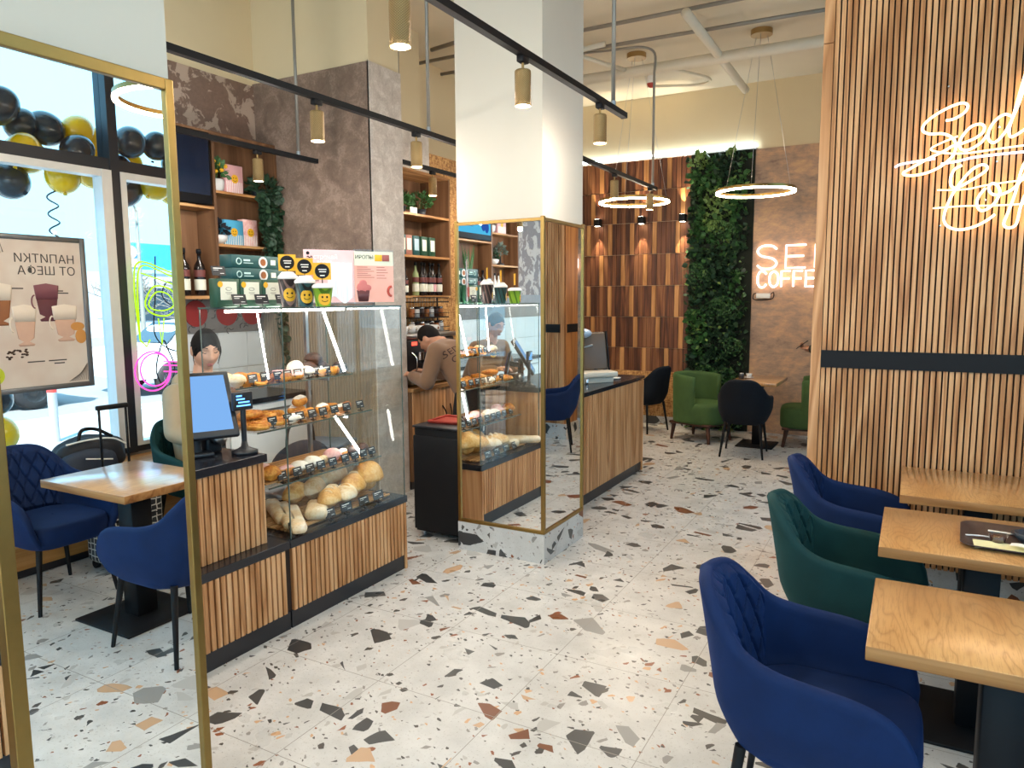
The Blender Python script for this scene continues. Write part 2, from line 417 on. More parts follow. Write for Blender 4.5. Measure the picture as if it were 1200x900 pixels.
M['bread']=bread('bread_crust','#b5742f','#dba75c','#efd3a4')
M['breadw']=bread('floured_bread','#c99a5e','#e3cba4','#f2e9da')
M['danish']=bread('golden_pastry','#9a4c12','#cb7d24','#e3a647',22)
M['choc']=bread('chocolate','#26140e','#3b2016','#5a3220',16)
M['browng']=bread('brown_glaze','#6e3a18','#9a5a2a','#bb7b44',16)
M['pinkg']=bread('pink_glaze','#d68c8c','#e8b3ae','#f2d6d0',16)
M['sugar']=bread('sugar_white','#d9c9b2','#efe7dc','#faf7f2',16)
M['straw']=plain('yellow_green_cup','#86b52c',.4,0,.25,25)
def hexmat():
    t=NT('honeycomb_fabric'); v=t.coord('Object',(26,26,26)); d=t.vor(v,1,'DISTANCE_TO_EDGE',.25)
    return t.bsdf(t.ramp(d.outputs['Distance'],[(.05,'#d8d4cc'),(.09,'#2a2b2f')],'CONSTANT'),.6)
M['hex']=hexmat()
def pavers():
    t=NT('pavers'); b=t.n('ShaderNodeTexBrick'); t.l(t.coord('Object',(2.5,2.5,2.5)),b.inputs[0])
    b.inputs['Color1'].default_value=srgb('#b9bcbd'); b.inputs['Color2'].default_value=srgb('#a6aaac'); b.inputs['Mortar'].default_value=srgb('#8d9193'); b.inputs['Mortar Size'].default_value=.02
    return t.bsdf(b.outputs[0],.8)
M['pavers']=pavers()
M['asphalt']=plain('asphalt','#7d8286',.85,0,.12)
M['carwhite']=plain('white_car_paint','#e8ebee',.2,0,.01,coat=.5)
M['cargrey']=plain('grey_car_paint','#5d666e',.25,.2,.02,coat=.5)
M['carglass']=plain('car_glass','#2c3a46',.08,0,.05)
M['balloony']=plain('yellow_balloon','#efbe12',.22,0,.04,6,0,coat=.3)
M['balloonk']=plain('charcoal_balloon','#262c36',.2,0,.1,6,0,coat=.3)
M['framew']=plain('white_window_frame','#d8dcde',.35,.1)
M['framek']=plain('dark_window_frame','#1f2630',.4)
M['screenblue']=glow('pos_screen','#7fb2ee',.5)
M['screendeep']=glow('deep_blue_screen','#1d3fd0',.55)
M['screencyan']=glow('menu_screen','#4fb6e2',.55)
M['tvdark']=plain('dark_tv_panel','#101a2e',.18,0,.15,3,0)
# ---------------------------------------------------------------- the room
H=4.2
struct(MB().box(-5.2,2.05,-4.1,9.5,-.12,0).build('floor',M['floor']))
struct(MB().box(-5.2,2.3,-4.1,9.5,H,H+.3).build('ceiling',M['ceil']))
# far wall: base, timber tile panel, strand board dado, weathered plaster
wb=struct(MB().box(-5.2,2.05,9.3,9.5,0,H).build('wall_back',M['beige']))
pn=MB(); rr=random.Random(3)
rows=[(.70,1.01)]+[(1.01+.4067*i,1.01+.4067*(i+1)) for i in range(6)]
for ri,(za,zb) in enumerate(rows):
    x=-4.25; k=0; ph=[1,2,0,1,0,2,1][ri]
    while x<-2.54:
        w=.061; big=rr.random()<.35
        li=((k+ph*2)%5==0)
        mm=2 if li else (0 if rr.random()<.6 else 1)
        d=.018+ (.006 if li else rr.random()*.007)
        pn.box(x+.0020,min(x+w,-2.535)-.0020,9.3-d,9.3,za+.0025,zb-.0025,mm)
        x+=w; k+=1
struct(pn.build('wall_back_timber_tiles',[M['bark'],M['bmid'],M['blit']],wb))
struct(MB().box(-4.25,-2.535,9.275,9.3,.11,.70).build('wall_back_strand_board',M['osb'],wb))
struct(MB().box(-5.0,2.0,9.28,9.3,0,.11).build('baseboard_back',M['terr'],wb))
struct(MB().box(-1.765,2.0,9.27,9.3,0,3.42).build('wall_back_weathered_plaster',M['bronze'],wb))
# left wall behind the counter
wl=struct(MB().box(-5.2,-5.05,-4.1,9.5,0,H).build('wall_left',M['beige']))
struct(MB().box(-5.05,-5.035,-4,4.6,1.72,3.47).build('wall_left_patchy_plaster',M['patchy'],wl))
mu=MB().box(-5.05,-5.03,-4,4.6,1.40,1.72)
struct(mu.build('wall_left_grey_band',plain('grey_mural','#8b8480',.6,0,.2,14),wl))
wd=MB()
for y in (3.62,3.9,4.2,4.46): wd.cyl((-5.03,y,1.56),(-5.022,y,1.56),.105,n=28)
struct(wd.build('wall_left_red_disc_mural',plain('mural_red','#a5302c',.6),wl))
lf=MB()
for i in range(60):
    y=R.uniform(3.5,4.55); z=R.uniform(1.42,1.70); a=R.uniform(0,6.28)
    lf.tube(catmull([(-5.026,y,z),(-5.026,y+.03*math.cos(a),z+.03*math.sin(a)),(-5.026,y+.05*math.cos(a+.5),z+.05*math.sin(a+.5))],4),.0035,5)
struct(lf.build('wall_left_mural_vines',plain('mural_vine','#5d5855',.7),wl))
tl=MB()
for j in range(5):
    for i in range(29): tl.box(-5.05,-5.032,-4+i*.3+.002,-4+i*.3+.298,-.10+j*.3+.002,.198+j*.3)
struct(tl.build('wall_left_white_tiles',plain('white_tile','#d5d7d6',.25,0,.02),wl))
# plastered pier that closes the service aisle
wp=struct(MB().box(-5.05,-3.80,4.62,5.0,0,H).build('wall_pier',M['beige']))
struct(MB().box(-5.05,-3.785,4.6,4.62,1.62,3.49).build('wall_pier_bronze_plaster',M['plaster'],wp))
pl=MB()
for i in range(42): pl.cyl((-5.03+i*.03,4.612,.1),(-5.03+i*.03,4.612,1.62),.017,n=8)
struct(pl.build('wall_pier_ribbed_panel',plain('taupe_rib','#8d7c68',.55),wp))
struct(MB().box(-3.80,-3.78,4.6,5.0,.0,3.49).build('wall_pier_side_plaster',M['plasterlt'],wp))
# wall that holds the coffee station niche
wn=struct(MB().box(-4.75,-4.3,5.0,5.6,0,3.1).box(-4.75,-4.3,6.46,7.6,0,3.1).box(-4.75,-4.3,5.6,6.46,0,1.69).box(-4.75,-4.3,5.6,6.46,2.9,3.1).build('wall_niche',M['osb']))
struct(MB().box(-4.75,-4.31,5.0,6.0,3.1,H).build('wall_niche_upper',M['beige'],wn))
struct(MB().box(-4.30,-4.285,5.0,6.1,2.9,3.3).build('wall_niche_plaster',M['plasterlt'],wn))
struct(MB().box(-4.9,-4.75,5.0,9.3,0,H).build('wall_niche_rear',M['beige'],wn))
# slatted oak partition on the right
def slats_x(mb,x0,x1,y0,y1,z0,z1,pitch,w):
    n=int((x1-x0)/pitch)
    for i in range(n): mb.box(x0+i*pitch,x0+i*pitch+w,y0,y1,z0,z1)
    return mb
def slats_y(mb,x0,x1,y0,y1,z0,z1,pitch,w):
    n=int((y1-y0)/pitch+.5)
    for i in range(n): mb.box(x0,x1,y0+i*pitch,y0+i*pitch+w,z0,z1)
    return mb
wr=struct(MB().box(-.5,1.9,4.475,5.1,.0,H).build('wall_partition',M['dark']))
struct(slats_x(MB(),-.452,1.88,4.45,4.475,.185,H,.0285,.0203).build('wall_partition_oak_slats',M['oak'],wr))
struct(MB().box(-.508,-.456,4.446,5.11,.185,3.02).box(-.508,-.456,4.446,5.11,3.025,H).build('trim_partition_oak_plank',M['oak'],wr))
struct(MB().box(-.454,1.88,4.440,4.47,1.266,1.363).build('trim_partition_black_band',M['black'],wr))
struct(MB().box(-.51,1.9,4.462,5.1,0,.185).build('baseboard_partition',M['terr'],wr))
w2=struct(MB().box(-.36,.9,7.78,8.09,0,H).build('wall_far_pier',M['dark']))
struct(slats_x(MB(),-.315,.9,7.755,7.78,.185,H,.0285,.0185).build('wall_far_pier_oak_slats',M['oak'],w2))
struct(MB().box(-.365,-.32,7.75,7.79,.185,H).build('trim_far_pier_light_plank',M['oak'],w2))
struct(MB().box(-.385,-.36,7.76,8.10,.185,H).build('trim_far_pier_brown_plank',M['plank'],w2))
struct(MB().box(-.315,.9,7.745,7.77,1.266,1.363).box(-.392,-.38,7.79,8.09,1.266,1.363).build('trim_far_pier_black_band',M['black'],w2))
struct(MB().box(-.40,.9,7.74,8.12,0,.185).build('baseboard_far_pier',M['terr'],w2))
# mirror-clad columns
def column(nm,x0,x1,y0,y1,zm,label):
    c=struct(MB().box(x0+.012,x1-.012,y0+.012,y1,.19,H).build(nm,M['white']))
    pb=MB().box(x0-.004,x1+.004,y0-.004,y1,0,.19)
    struct(pb.build('baseboard_'+nm,M['terr'],c))
    t=thing('mirror_cladding',label,'mirror',(0,0,0))
    g=.026 if nm.endswith('near') else .018
    MB().box(x1-.012,x1-.004,y0+g,y1-.012,.2,zm-.02).build('mirror_glass',M['mirror'],t)
    MB().box(x0+.004,x1-g,y0+.004,y0+.012,.2,zm-.02).build('mirror_glass',M['mirror'],t)
    f=MB()
    f.box(x1-g,x1+.006,y0-.006,y0+g,.192,zm)                # corner
    f.box(x1-.013,x1+.006,y1-.022,y1,.192,zm)
    f.box(x0,x0+.022,y0-.006,y0+.013,.192,zm)
    for za,zb in ((.192,.214),(zm-.028,zm)):
        f.box(x1-.013,x1+.005,y0+g,y1-.022,za,zb+(0 if g>.02 or za<1 else -.008)); f.box(x0+.022,x1-g,y0-.005,y0+.013,za,zb+(0 if g>.02 or za<1 else -.008))
    f.build('gold_frame',M['gold'],t,bevel=.002)
    return c
column('column_near',-2.25,-1.634,.765,1.235,2.20,'gold-framed mirror panels wrapped around the near column, reflecting window and tables')
column('column_far',-2.6,-1.968,3.968,4.58,2.152,'gold-framed mirror panels wrapped around the middle column beside the bread case')
# window fronts: street side, and an added one behind
def front(nm,axis,pos,a0,a1,mulls,z0=.52,zt=2.60,zh=3.72,white=True):
    def bx(mb,u0,u1,d0,d1,za,zb):
        return mb.box(pos+d0,pos+d1,u0,u1,za,zb) if axis=='x' else mb.box(u0,u1,pos+d0,pos+d1,za,zb)
    w=struct(bx(bx(MB(),a0,a1,0,.15,-.1,z0),a0,a1,0,.15,zh,H).build('wall_'+nm,M['white']))
    fk=MB(); fw=MB(); gl=MB()
    bx(fk,a0,a1,-.02,.10,z0,z0+.05); bx(fk,a0,a1,-.03,.10,zt,zt+.085); bx(fk,a0,a1,-.02,.10,zh-.06,zh)
    for u in mulls: bx(fk,u-.035,u+.035,-.04,.10,z0,zh)
    us=[a0]+list(mulls)+[a1]
    for i in range(len(us)-1):
        u0,u1=us[i]+.035,us[i+1]-.035
        bx(gl,u0,u1,.03,.036,z0+.05,zt); bx(gl,u0,u1,.03,.036,zt+.085,zh-.06)
        if white:
            bx(fw,u1-.075,u1,-.05,.06,z0+.05,zt); bx(fw,u0,u0+.045,-.045,.06,z0+.05,zt)
            bx(fw,u0+.045,u1-.075,-.045,.06,zt-.05,zt); bx(fw,u0+.045,u1-.075,-.045,.06,z0+.05,z0+.08)
    wi=struct(fk.build('window_'+nm,M['framek'],w))
    if white: struct(fw.build('window_'+nm+'_white_frame',M['framew'],w))
    struct(gl.build('window_'+nm+'_glass',M['winglass'],w))
front('street','x',1.9,-4.0,4.5,(-2.2,-.4,1.35,3.37))
front('street_far','x',1.9,5.1,9.3,(6.5,7.9))
front('rear','y',-4.15,-4.6,1.9,(-3,-1.4,.2),white=False)  # unseen window front, added for daylight fill from behind the camera
# service pipes under the ceiling
def pipe(label,pts,r,mat,nm='ceiling_pipe'):
    tag(MB().tube(pts,r,12).build(nm,mat),label,'pipe')
pipe('thick cream sprinkler main running across below the ceiling',[(-4.7,7.5,3.98),(1.8,7.45,3.98)],.055,M['pipew'])
pipe('sloping cream pipe hanging from the ceiling over the back tables',[(-1.80,6.3,4.02),(-1.80,8.75,3.98)],.042,M['pipew'])
pipe('thin grey conduit along the ceiling in front of the sprinkler main',[(-4.7,6.95,4.12),(1.8,7.2,4.12)],.018,M['conduit'])
pipe('second thin grey conduit along the ceiling nearer the columns',[(-4.7,6.55,4.13),(1.8,6.5,4.13)],.018,M['conduit'])
pipe('short cream branch pipe slanting into the sprinkler main',[(-3.2,6.5,4.05),(-2.75,7.45,4.0)],.022,M['pipew'])
pipe('bent pale conduit loop at the ceiling near the back wall',catmull([(-2.6,7.9,4.14),(-2.2,8.6,4.14),(-2.35,8.85,4.14),(-2.9,8.6,4.14)],6),.016,M['pipew'])
tag(MB().cyl((-2.80,8.45,4.12),(-2.80,8.45,4.2),.05).ell((-2.80,8.45,4.12),.05,16,8,1).build('smoke_detector',[M['whitepl'],M['red']]),'small domed smoke detector on the ceiling near the back wall','detector')
pipe('thin conduit crossing the ceiling above the coffee niche',[(-4.3,6.2,4.1),(-2.7,5.9,4.1)],.02,M['conduit'])
pipe('lower conduit crossing the ceiling above the coffee niche',[(-4.3,7.0,4.05),(-2.7,6.75,4.05)],.025,M['pipew'])
# cool light strip along the top of the far wall
t=thing('light_strip','cool white light strip along the top of the timber and plant wall','light strip',(0,0,0))
MB().box(-4.25,-1.755,9.255,9.3,3.425,3.45).build('profile',M['whitepl'],t); MB().box(-4.25,-1.755,9.245,9.292,3.452,3.478).build('diffuser',M['ledcool'],t)
# ---------------------------------------------------------------- counters and the glass bread case
t=thing('display_counter','low oak-slat counter with black top carrying the glass bread case','counter',(0,0,0))
XF=-2.69
MB().box(-3.28,XF-.022,-1.2,3.50,.09,.42).build('body',M['dark'],t)
b=MB(); slats_y(b,XF-.022,XF-.003,-1.19,2.55,.092,.418,.033,.0225); slats_y(b,XF-.022,XF-.003,2.575,3.49,.092,.418,.033,.0225)
b.build('slat_front',M['oak'],t)
MB().box(-3.28,XF-.003,3.50,3.52,.0,.42).build('end_panel',M['oak'],t)
MB().box(-3.26,XF-.012,-1.2,2.555,0,.09).box(-3.26,XF-.012,2.565,3.50,0,.09).build('plinth',M['kick'],t)
MB().box(-3.30,XF,-1.2,2.56,.42,.462).box(-3.30,XF,2.564,3.53,.42,.462).build('worktop',M['blackstone'],t,bevel=.002)
t=thing('cash_counter','taller oak-slat cash desk with black top under the till screen','counter',(0,0,0))
XP=-2.768
MB().box(-3.28,XP-.02,.3,2.47,.462,.872).build('body',M['dark'],t)
slats_y(MB(),XP-.02,XP,.31,2.475,.464,.871,.0315,.0215).build('slat_front',M['oak'],t)
MB().box(-3.28,XP,2.47,2.485,.463,.871).build('end_panel',M['oak'],t)
MB().box(-3.30,XP+.012,.28,2.50,.872,.913).build('worktop',M['blackstone'],t,bevel=.003)
# glass case
t=thing('display_case','tall glass bread case with stepped shelves and white light tubes','display case',(0,0,0))
x0,x1,y0,y1=-3.30,-2.702,2.578,3.522
MB().box(x1-.006,x1,y0,y1,.463,1.618).build('front_pane',M['glass'],t)
MB().box(x0,x1-.007,y0,y0+.006,.463,1.618).build('side_pane',M['glass'],t)
MB().box(x0,x1-.007,y1-.006,y1,.463,1.618).build('side_pane',M['glass'],t)
MB().box(x0-.004,x1+.004,y0-.004,y1+.004,1.618,1.626).build('top_pane',M['glass'],t)
e=MB()
for x in (x0,x1-.004):
    for y in (y0,y1-.004): e.box(x,x+.005,y,y+.005,.463,1.618)
e.box(x0,x1,y0-.005,y0-.002,1.618,1.627).box(x0,x1+.003,y1+.002,y1+.006,1.618,1.627).box(x1+.001,x1+.005,y0,y1,1.618,1.627)
e.build('pane_edges',M['edgeglass'],t)
SH=[(-3.075,1.205),(-2.93,.985),(-2.865,.700)]
for xs,z in SH:
    s_=MB().box(x0+.01,xs,y0+.02,y1-.02,z-.008,z).build('glass_shelf',M['glass'],t)
    MB().box(xs,xs+.003,y0+.02,y1-.02,z-.008,z).build('shelf_edge',M['edgeglass'],s_)
p=MB()
for y in (y1-.2,):
    p.box(x0+.012,x0+.034,y-.011,y+.011,.463,1.60)
    for xs,z in SH: p.box(x0+.03,xs-.03,y-.005,y+.005,z-.03,z-.009)
p.build('shelf_post',M['steel'],t)
MB().box(x0+.16,x0+.185,y0+.03,y1-.03,1.598,1.612).build('light_tube',M['led'],t)
MB().cyl((-3.06,3.25,1.59),(-2.95,3.29,1.24),.008,n=10).build('light_tube',M['led'],t)
MB().cyl((-3.09,2.78,1.59),(-3.05,2.80,1.24),.0045,n=10).build('light_tube',M['led'],t)
MB().cyl((-3.02,3.27,.97),(-2.9,3.36,.73),.008,n=10).build('light_tube',M['led'],t)
# wooden slat trays
def slat_tray(label,xa,xb,ya,yb,z,n):
    t=thing('slatted_tray',label,'tray',(0,0,0))
    b=MB(); w=(xb-xa)/n
    for i in range(n): b.box(xa+i*w,xa+i*w+w*.62,ya,yb,z+.006,z+.014)
    b.build('slats',M['oak_y'],t)
    MB().box(xa,xb-.005,ya+.08,ya+.10,z,z+.006).build('bearer',M['oak_x'],t); MB().box(xa,xb-.005,yb-.1,yb-.08,z,z+.006).build('bearer',M['oak_x'],t)
slat_tray('oak slatted tray lying on the lowest glass shelf',-3.27,-2.90,2.62,3.44,.7005,17)
slat_tray('oak slatted tray under the loaves at the bottom of the case',-3.22,-2.76,2.64,3.46,.4635,17)
# price tags
def price_tag(label,group,x,y,z,w=.062,h=.046,proto={}):
    k=(w,h)
    if k not in proto:
        t=thing('price_tag',label,'price tag',(x,y,z),0,group)
        Mx=Matrix.Rotation(-.25,4,'Y')
        MB().box(-.0015,.0015,-w/2,w/2,.016,.016+h,0,Mx).build('card',plain('tag_black','#1c1e22',.45) if not proto else bpy.data.materials['tag_black'],t)
        l=MB()
        for i,(a,b,zz) in enumerate(((-.36,.30,.72),(-.36,.0,.55),(.08,.36,.20))): l.box(.0016,.0022,a*w,b*w,.016+h*zz,.016+h*(zz+(.09 if i<1 else .05)),0,Mx)
        l.build('lettering',M['paper'],t)
        MB().box(-.02,.010,-.008,.008,0,.003).cyl((-.004,0,.002),(-.006,0,.02),.003,n=6).build('clip',M['black'],t)
        proto[k]=t; return t
    return dup(proto[k],(x,y,z),0,label,group)
for nm,xs,z,ys in (('top glass shelf',SH[0][0]-.03,1.2055,[2.66,2.75,2.835,2.93,3.0,3.08,3.16,3.235,3.32,3.40,3.47]),
                   ('middle glass shelf',SH[1][0]-.03,.9855,[2.74,2.85,2.94,3.035,3.12,3.215,3.32,3.44]),
                   ('lowest glass shelf',SH[2][0]-.02,.7005,[2.72,2.83,2.925,3.01,3.105,3.21,3.295,3.37,3.45])):
    for i,y in enumerate(ys):
        price_tag('small black price tag, %s from the left on the %s'%(ORD[i],nm),'price tags on the '+nm,xs,y,z)
for i,(y,w) in enumerate(((2.67,.10),(2.92,.075),(3.05,.09),(3.20,.085),(3.33,.09))):
    price_tag('dark price card, %s from the left in front of the loaves'%ORD[i],'price cards in front of the loaves',-2.745,y,.4635,w,.05)
# ---- pastries
def solo(mb,nm,mats,label,cat,group,loc,rz=0,rot=None):
    o=mb.build(nm,mats,None,loc,rot or (0,0,rz))
    if group.startswith('loaves'): o.scale=(1.2,1.2,1.25)
    elif group.startswith('pastries'): o.scale=(1.12,1.12,1.2)
    return tag(o,label,cat,group)
def m_bun(rx,ry,rz,seed,lump=.06):
    r2=random.Random(seed); ph=[r2.uniform(0,6) for _ in range(4)]
    def fn(p):
        k=1+lump*(math.sin(3*p[0]+ph[0])+math.sin(4*p[1]+ph[1])+math.sin(3*p[2]+2*p[0]+ph[2]))*.5
        return k*(1 if p[2]>0 else .75)
    return MB().ell((0,0,rz*.72),(rx,ry,rz),28,18,0,None,fn)
def m_donut(r=.04,t=.018):
    m=MB(); m.surf(lambda u,v:((r+t*math.cos(2*PI*v))*math.cos(2*PI*u),(r+t*math.cos(2*PI*v))*math.sin(2*PI*u),t+t*math.sin(2*PI*v)),28,14,0,True,True)
    m.surf(lambda u,v:((r+t*1.04*math.cos(PI*v+.1))*math.cos(2*PI*u),(r+t*1.04*math.cos(PI*v+.1))*math.sin(2*PI*u),t+.0015+t*1.04*math.sin(PI*v*.94+.1)*(1+.04*math.sin(9*2*PI*u))),36,10,1,True)
    return m
def m_danish(r=.05):
    m=MB().lathe([(0,0),(r*.9,0),(r,.008),(r*1.0,.02),(r*.86,.027),(r*.72,.02),(r*.4,.019),(0,.021)],n=28); 
    return m
def m_eclair(l=.12,r=.024):
    m=MB(); m.ell((0,0,r*.8),(r,l/2,r*.95),18,14); m.ell((0,0,r*1.05),(r*.85,l/2*.9,r*.85),18,14,1,None,lambda p:1+.03*math.sin(9*p[1]))
    return m
def m_croissant(R0=.05):
    m=MB(); n=40
    def f(u,v):
        a=-1.25+2.5*u; th=.024*math.sin(PI*min(max(u,.03),.97))**.6*(1+.10*math.cos(u*2*PI*6)); b=2*PI*v
        return ((R0+th*math.cos(b))*math.cos(a)-R0*.8,(R0*1.2+th*math.cos(b))*math.sin(a),.022+th*math.sin(b)*.9)
    m.surf(f,n,12,0,False,True); return m
def m_twist(l=.15):
    m=MB()
    for s in (0,PI):
        m.tube([(.016*math.cos(8*t+s),-l/2+l*t,.022+.010*math.sin(8*t+s)) for t in [i/26 for i in range(27)]],[.019*math.sin(PI*(.06+.88*i/26))**.5 for i in range(27)],10)
    return m
def m_swirl(r=.055):
    m=MB(); P=[((.008+r*i/60)*math.cos(i*.32),(.008+r*i/60)*math.sin(i*.32),.022+.006*math.cos(i*.05)) for i in range(60)]
    m.tube(P,[.012*(1 if 3<i<57 else .6) for i in range(60)],8); m.lathe([(0,0.004),(r*.9,0.004),(r*.92,.018),(0,.02)],n=24); return m
def m_loaf(l,w,h,seed,slash=3):
    def fn(p):
        k=1 if p[2]>0 else .6
        return k*(1+.03*math.sin(5*p[0]+seed)*math.sin(4*p[1]+seed))
    m=MB(); m.ell((0,0,h*.6),(w/2,l/2,h*.75),30,20,0,None,fn)
    for i in range(slash):
        y=(i-(slash-1)/2)*l/(slash+1.2)
        m.tube([(w*.33*math.cos(a),y+.018*math.sin(a),h*.6+h*.755*math.sin(a)*math.sqrt(max(0,1-(2*y/l)**2))) for a in [PI*(.25+.5*k/8) for k in range(9)]],[.002,.006,.008,.009,.009,.009,.008,.006,.002],6,1)
    return m
Z1=1.2055; Z2=.9855; Z3=.7152; Z4=.4782
def row(items):
    for it in items: solo(*it)
G1='pastries on the top glass shelf'; G2='pastries on the middle glass shelf'; G3='pastries on the lowest glass shelf'
row([
 (m_bun(.045,.05,.034,1),'bread_bun',M['breadw'],'pale floured bun at the left end of the top glass shelf','bun',G1,(-3.12,2.64,Z1)),
 (m_bun(.045,.05,.034,2),'bread_bun',M['breadw'],'pale floured bun behind the leftmost bun on the top shelf','bun',G1,(-3.23,2.66,Z1)),
 (m_danish(.052),'danish_pastry',M['danish'],'golden round pastry leaning beside the pale buns, back one of two','pastry',G1,(-3.225,2.775,Z1+.01),0,(0,.55,0)),
 (m_danish(.052),'danish_pastry',M['danish'],'golden round pastry leaning beside the pale buns, front one of two','pastry',G1,(-3.15,2.80,Z1+.01),0,(0,.55,0)),
 (m_danish(.046),'danish_pastry',M['browng'],'browned round pastry right of the golden leaning pair','pastry',G1,(-3.19,2.905,Z1)),
 (m_donut(.036,.018),'donut',[M['danish'],M['browng']],'brown glazed ring donut left of the thin light tube','donut',G1,(-3.15,2.985,Z1)),
 (m_donut(.036,.018),'donut',[M['danish'],M['choc']],'chocolate glazed ring donut behind the brown glazed one','donut',G1,(-3.245,2.985,Z1)),
 (m_donut(.036,.018),'donut',[M['danish'],M['pinkg']],'pink glazed ring donut in the middle of the top shelf','donut',G1,(-3.16,3.085,Z1)),
 (m_donut(.036,.018),'donut',[M['danish'],M['pinkg']],'pink glazed ring donut behind the front pink one','donut',G1,(-3.255,3.085,Z1)),
 (m_bun(.040,.045,.034,5),'sugared_bun',M['sugar'],'white sugared bun right of the pink donuts, front one','bun',G1,(-3.14,3.175,Z1)),
 (m_bun(.044,.045,.05,6),'sugared_bun',M['sugar'],'tall white sugared bun right of the pink donuts, back one','bun',G1,(-3.235,3.18,Z1)),
 (m_eclair(.11,.026),'eclair',[M['danish'],M['sugar']],'cream-topped eclair in front of the chocolate pile','eclair',G1,(-3.135,3.29,Z1),.2),
 (m_bun(.05,.05,.042,8,.12),'chocolate_muffin',M['choc'],'dark chocolate bun at the left of the dark pile','pastry',G1,(-3.225,3.275,Z1)),
 (m_bun(.05,.05,.042,9,.12),'chocolate_muffin',M['choc'],'dark chocolate bun at the right of the dark pile','pastry',G1,(-3.225,3.385,Z1)),
 (m_bun(.05,.052,.036,10,.12),'chocolate_muffin',M['choc'],'dark chocolate bun on top of the dark pile','pastry',G1,(-3.225,3.33,Z1+.062)),
 (m_croissant(.038),'croissant',M['danish'],'orange baked croissant in front of the dark pile','croissant',G1,(-3.13,3.385,Z1)),
 (m_bun(.034,.04,.035,12,.12),'chocolate_muffin',M['choc'],'small chocolate muffin at the right end of the top shelf','pastry',G1,(-3.15,3.465,Z1)),
])
for i,(x,y,zz) in enumerate(((-2.99,2.66,0),(-3.12,2.67,0),(-3.06,2.76,0),(-3.19,2.77,0),(-3.10,2.70,.045),(-3.13,2.83,.02),(-3.02,2.81,0))):
    solo(m_swirl(.056),'cinnamon_swirl',M['danish'],'golden coiled pastry, %s of the pile at the left of the middle shelf'%ORD[i],'pastry',G2,(x,y,Z2+zz),i,(0,.15 if zz else 0,i))
row([
 (m_croissant(.06),'croissant',M['browng'],'large brown croissant in the middle of the middle shelf','croissant',G2,(-3.06,2.99,Z2),.3),
 (m_croissant(.058),'croissant',M['danish'],'golden croissant behind the large brown one','croissant',G2,(-3.19,2.95,Z2),-.2),
 (m_croissant(.058),'croissant',M['danish'],'golden croissant right of the large brown one','croissant',G2,(-3.08,3.10,Z2),.1),
 (m_bun(.045,.06,.026,21),'sugared_bun',M['sugar'],'white sugared roll in front of the croissants','bun',G2,(-3.0,2.90,Z2)),
 (m_eclair(.13,.028),'eclair',[M['danish'],M['sugar']],'white iced eclair behind the fifth price tag, rear one','eclair',G2,(-3.20,3.14,Z2),.1),
 (m_eclair(.13,.028),'eclair',[M['danish'],M['sugar']],'white iced eclair resting on the rear one','eclair',G2,(-3.18,3.15,Z2+.052),.25),
 (m_eclair(.12,.027),'eclair',[M['danish'],M['sugar']],'white iced eclair right of the croissants','eclair',G2,(-3.10,3.25,Z2),.2),
 (m_eclair(.11,.025),'eclair',[M['browng'],M['sugar']],'cream filled eclair near the right of the middle shelf','eclair',G2,(-3.0,3.31,Z2),.1),
 (m_croissant(.05),'croissant',M['browng'],'brown croissant at the right end of the middle shelf','croissant',G2,(-3.06,3.405,Z2),.4),
 (m_danish(.04),'danish_pastry',M['danish'],'round golden pastry behind the last croissant','pastry',G2,(-3.17,3.40,Z2)),
])
row([
 (m_bun(.05,.055,.04,31),'glazed_bun',M['danish'],'golden bun at the left end of the lowest glass shelf','bun',G3,(-2.94,2.68,Z3)),
 (m_bun(.045,.045,.036,32),'glazed_bun',M['pinkg'],'pink glazed bun behind the leftmost golden bun','bun',G3,(-3.03,2.72,Z3)),
 (m_eclair(.11,.026),'eclair',[M['danish'],M['pinkg']],'pink iced eclair second from the left on the slatted tray','eclair',G3,(-2.95,2.80,Z3)),
 (m_bun(.045,.05,.03,33),'sugared_bun',M['sugar'],'sugar dusted bun left of the third price tag on the tray','bun',G3,(-2.95,2.90,Z3)),
 (m_bun(.045,.05,.034,34),'sugared_bun',M['sugar'],'sugar dusted bun in the middle of the slatted tray','bun',G3,(-2.95,3.0,Z3)),
 (m_croissant(.045),'croissant',M['breadw'],'sugared croissant right of the middle bun on the tray','croissant',G3,(-2.97,3.085,Z3),.2),
 (m_bun(.048,.05,.04,35),'glazed_bun',M['pinkg'],'pink and brown glazed bun toward the right of the tray','bun',G3,(-2.96,3.175,Z3)),
 (m_eclair(.12,.027),'eclair',[M['danish'],M['sugar']],'white iced eclair toward the right of the slatted tray','eclair',G3,(-2.97,3.265,Z3),.2),
 (m_bun(.036,.04,.032,36,.12),'chocolate_muffin',M['choc'],'dark chocolate bun at the right of the tray, left of two','pastry',G3,(-2.95,3.345,Z3)),
 (m_bun(.036,.04,.034,37,.12),'chocolate_muffin',M['choc'],'dark chocolate bun at the right of the tray, right of two','pastry',G3,(-2.95,3.425,Z3)),
])
GB='loaves at the bottom of the bread case'
def flat_loaf(l,w,h):
    m=MB(); m.rbox(-w/2,w/2,-l/2,l/2,0,h,h*.45,3); return m
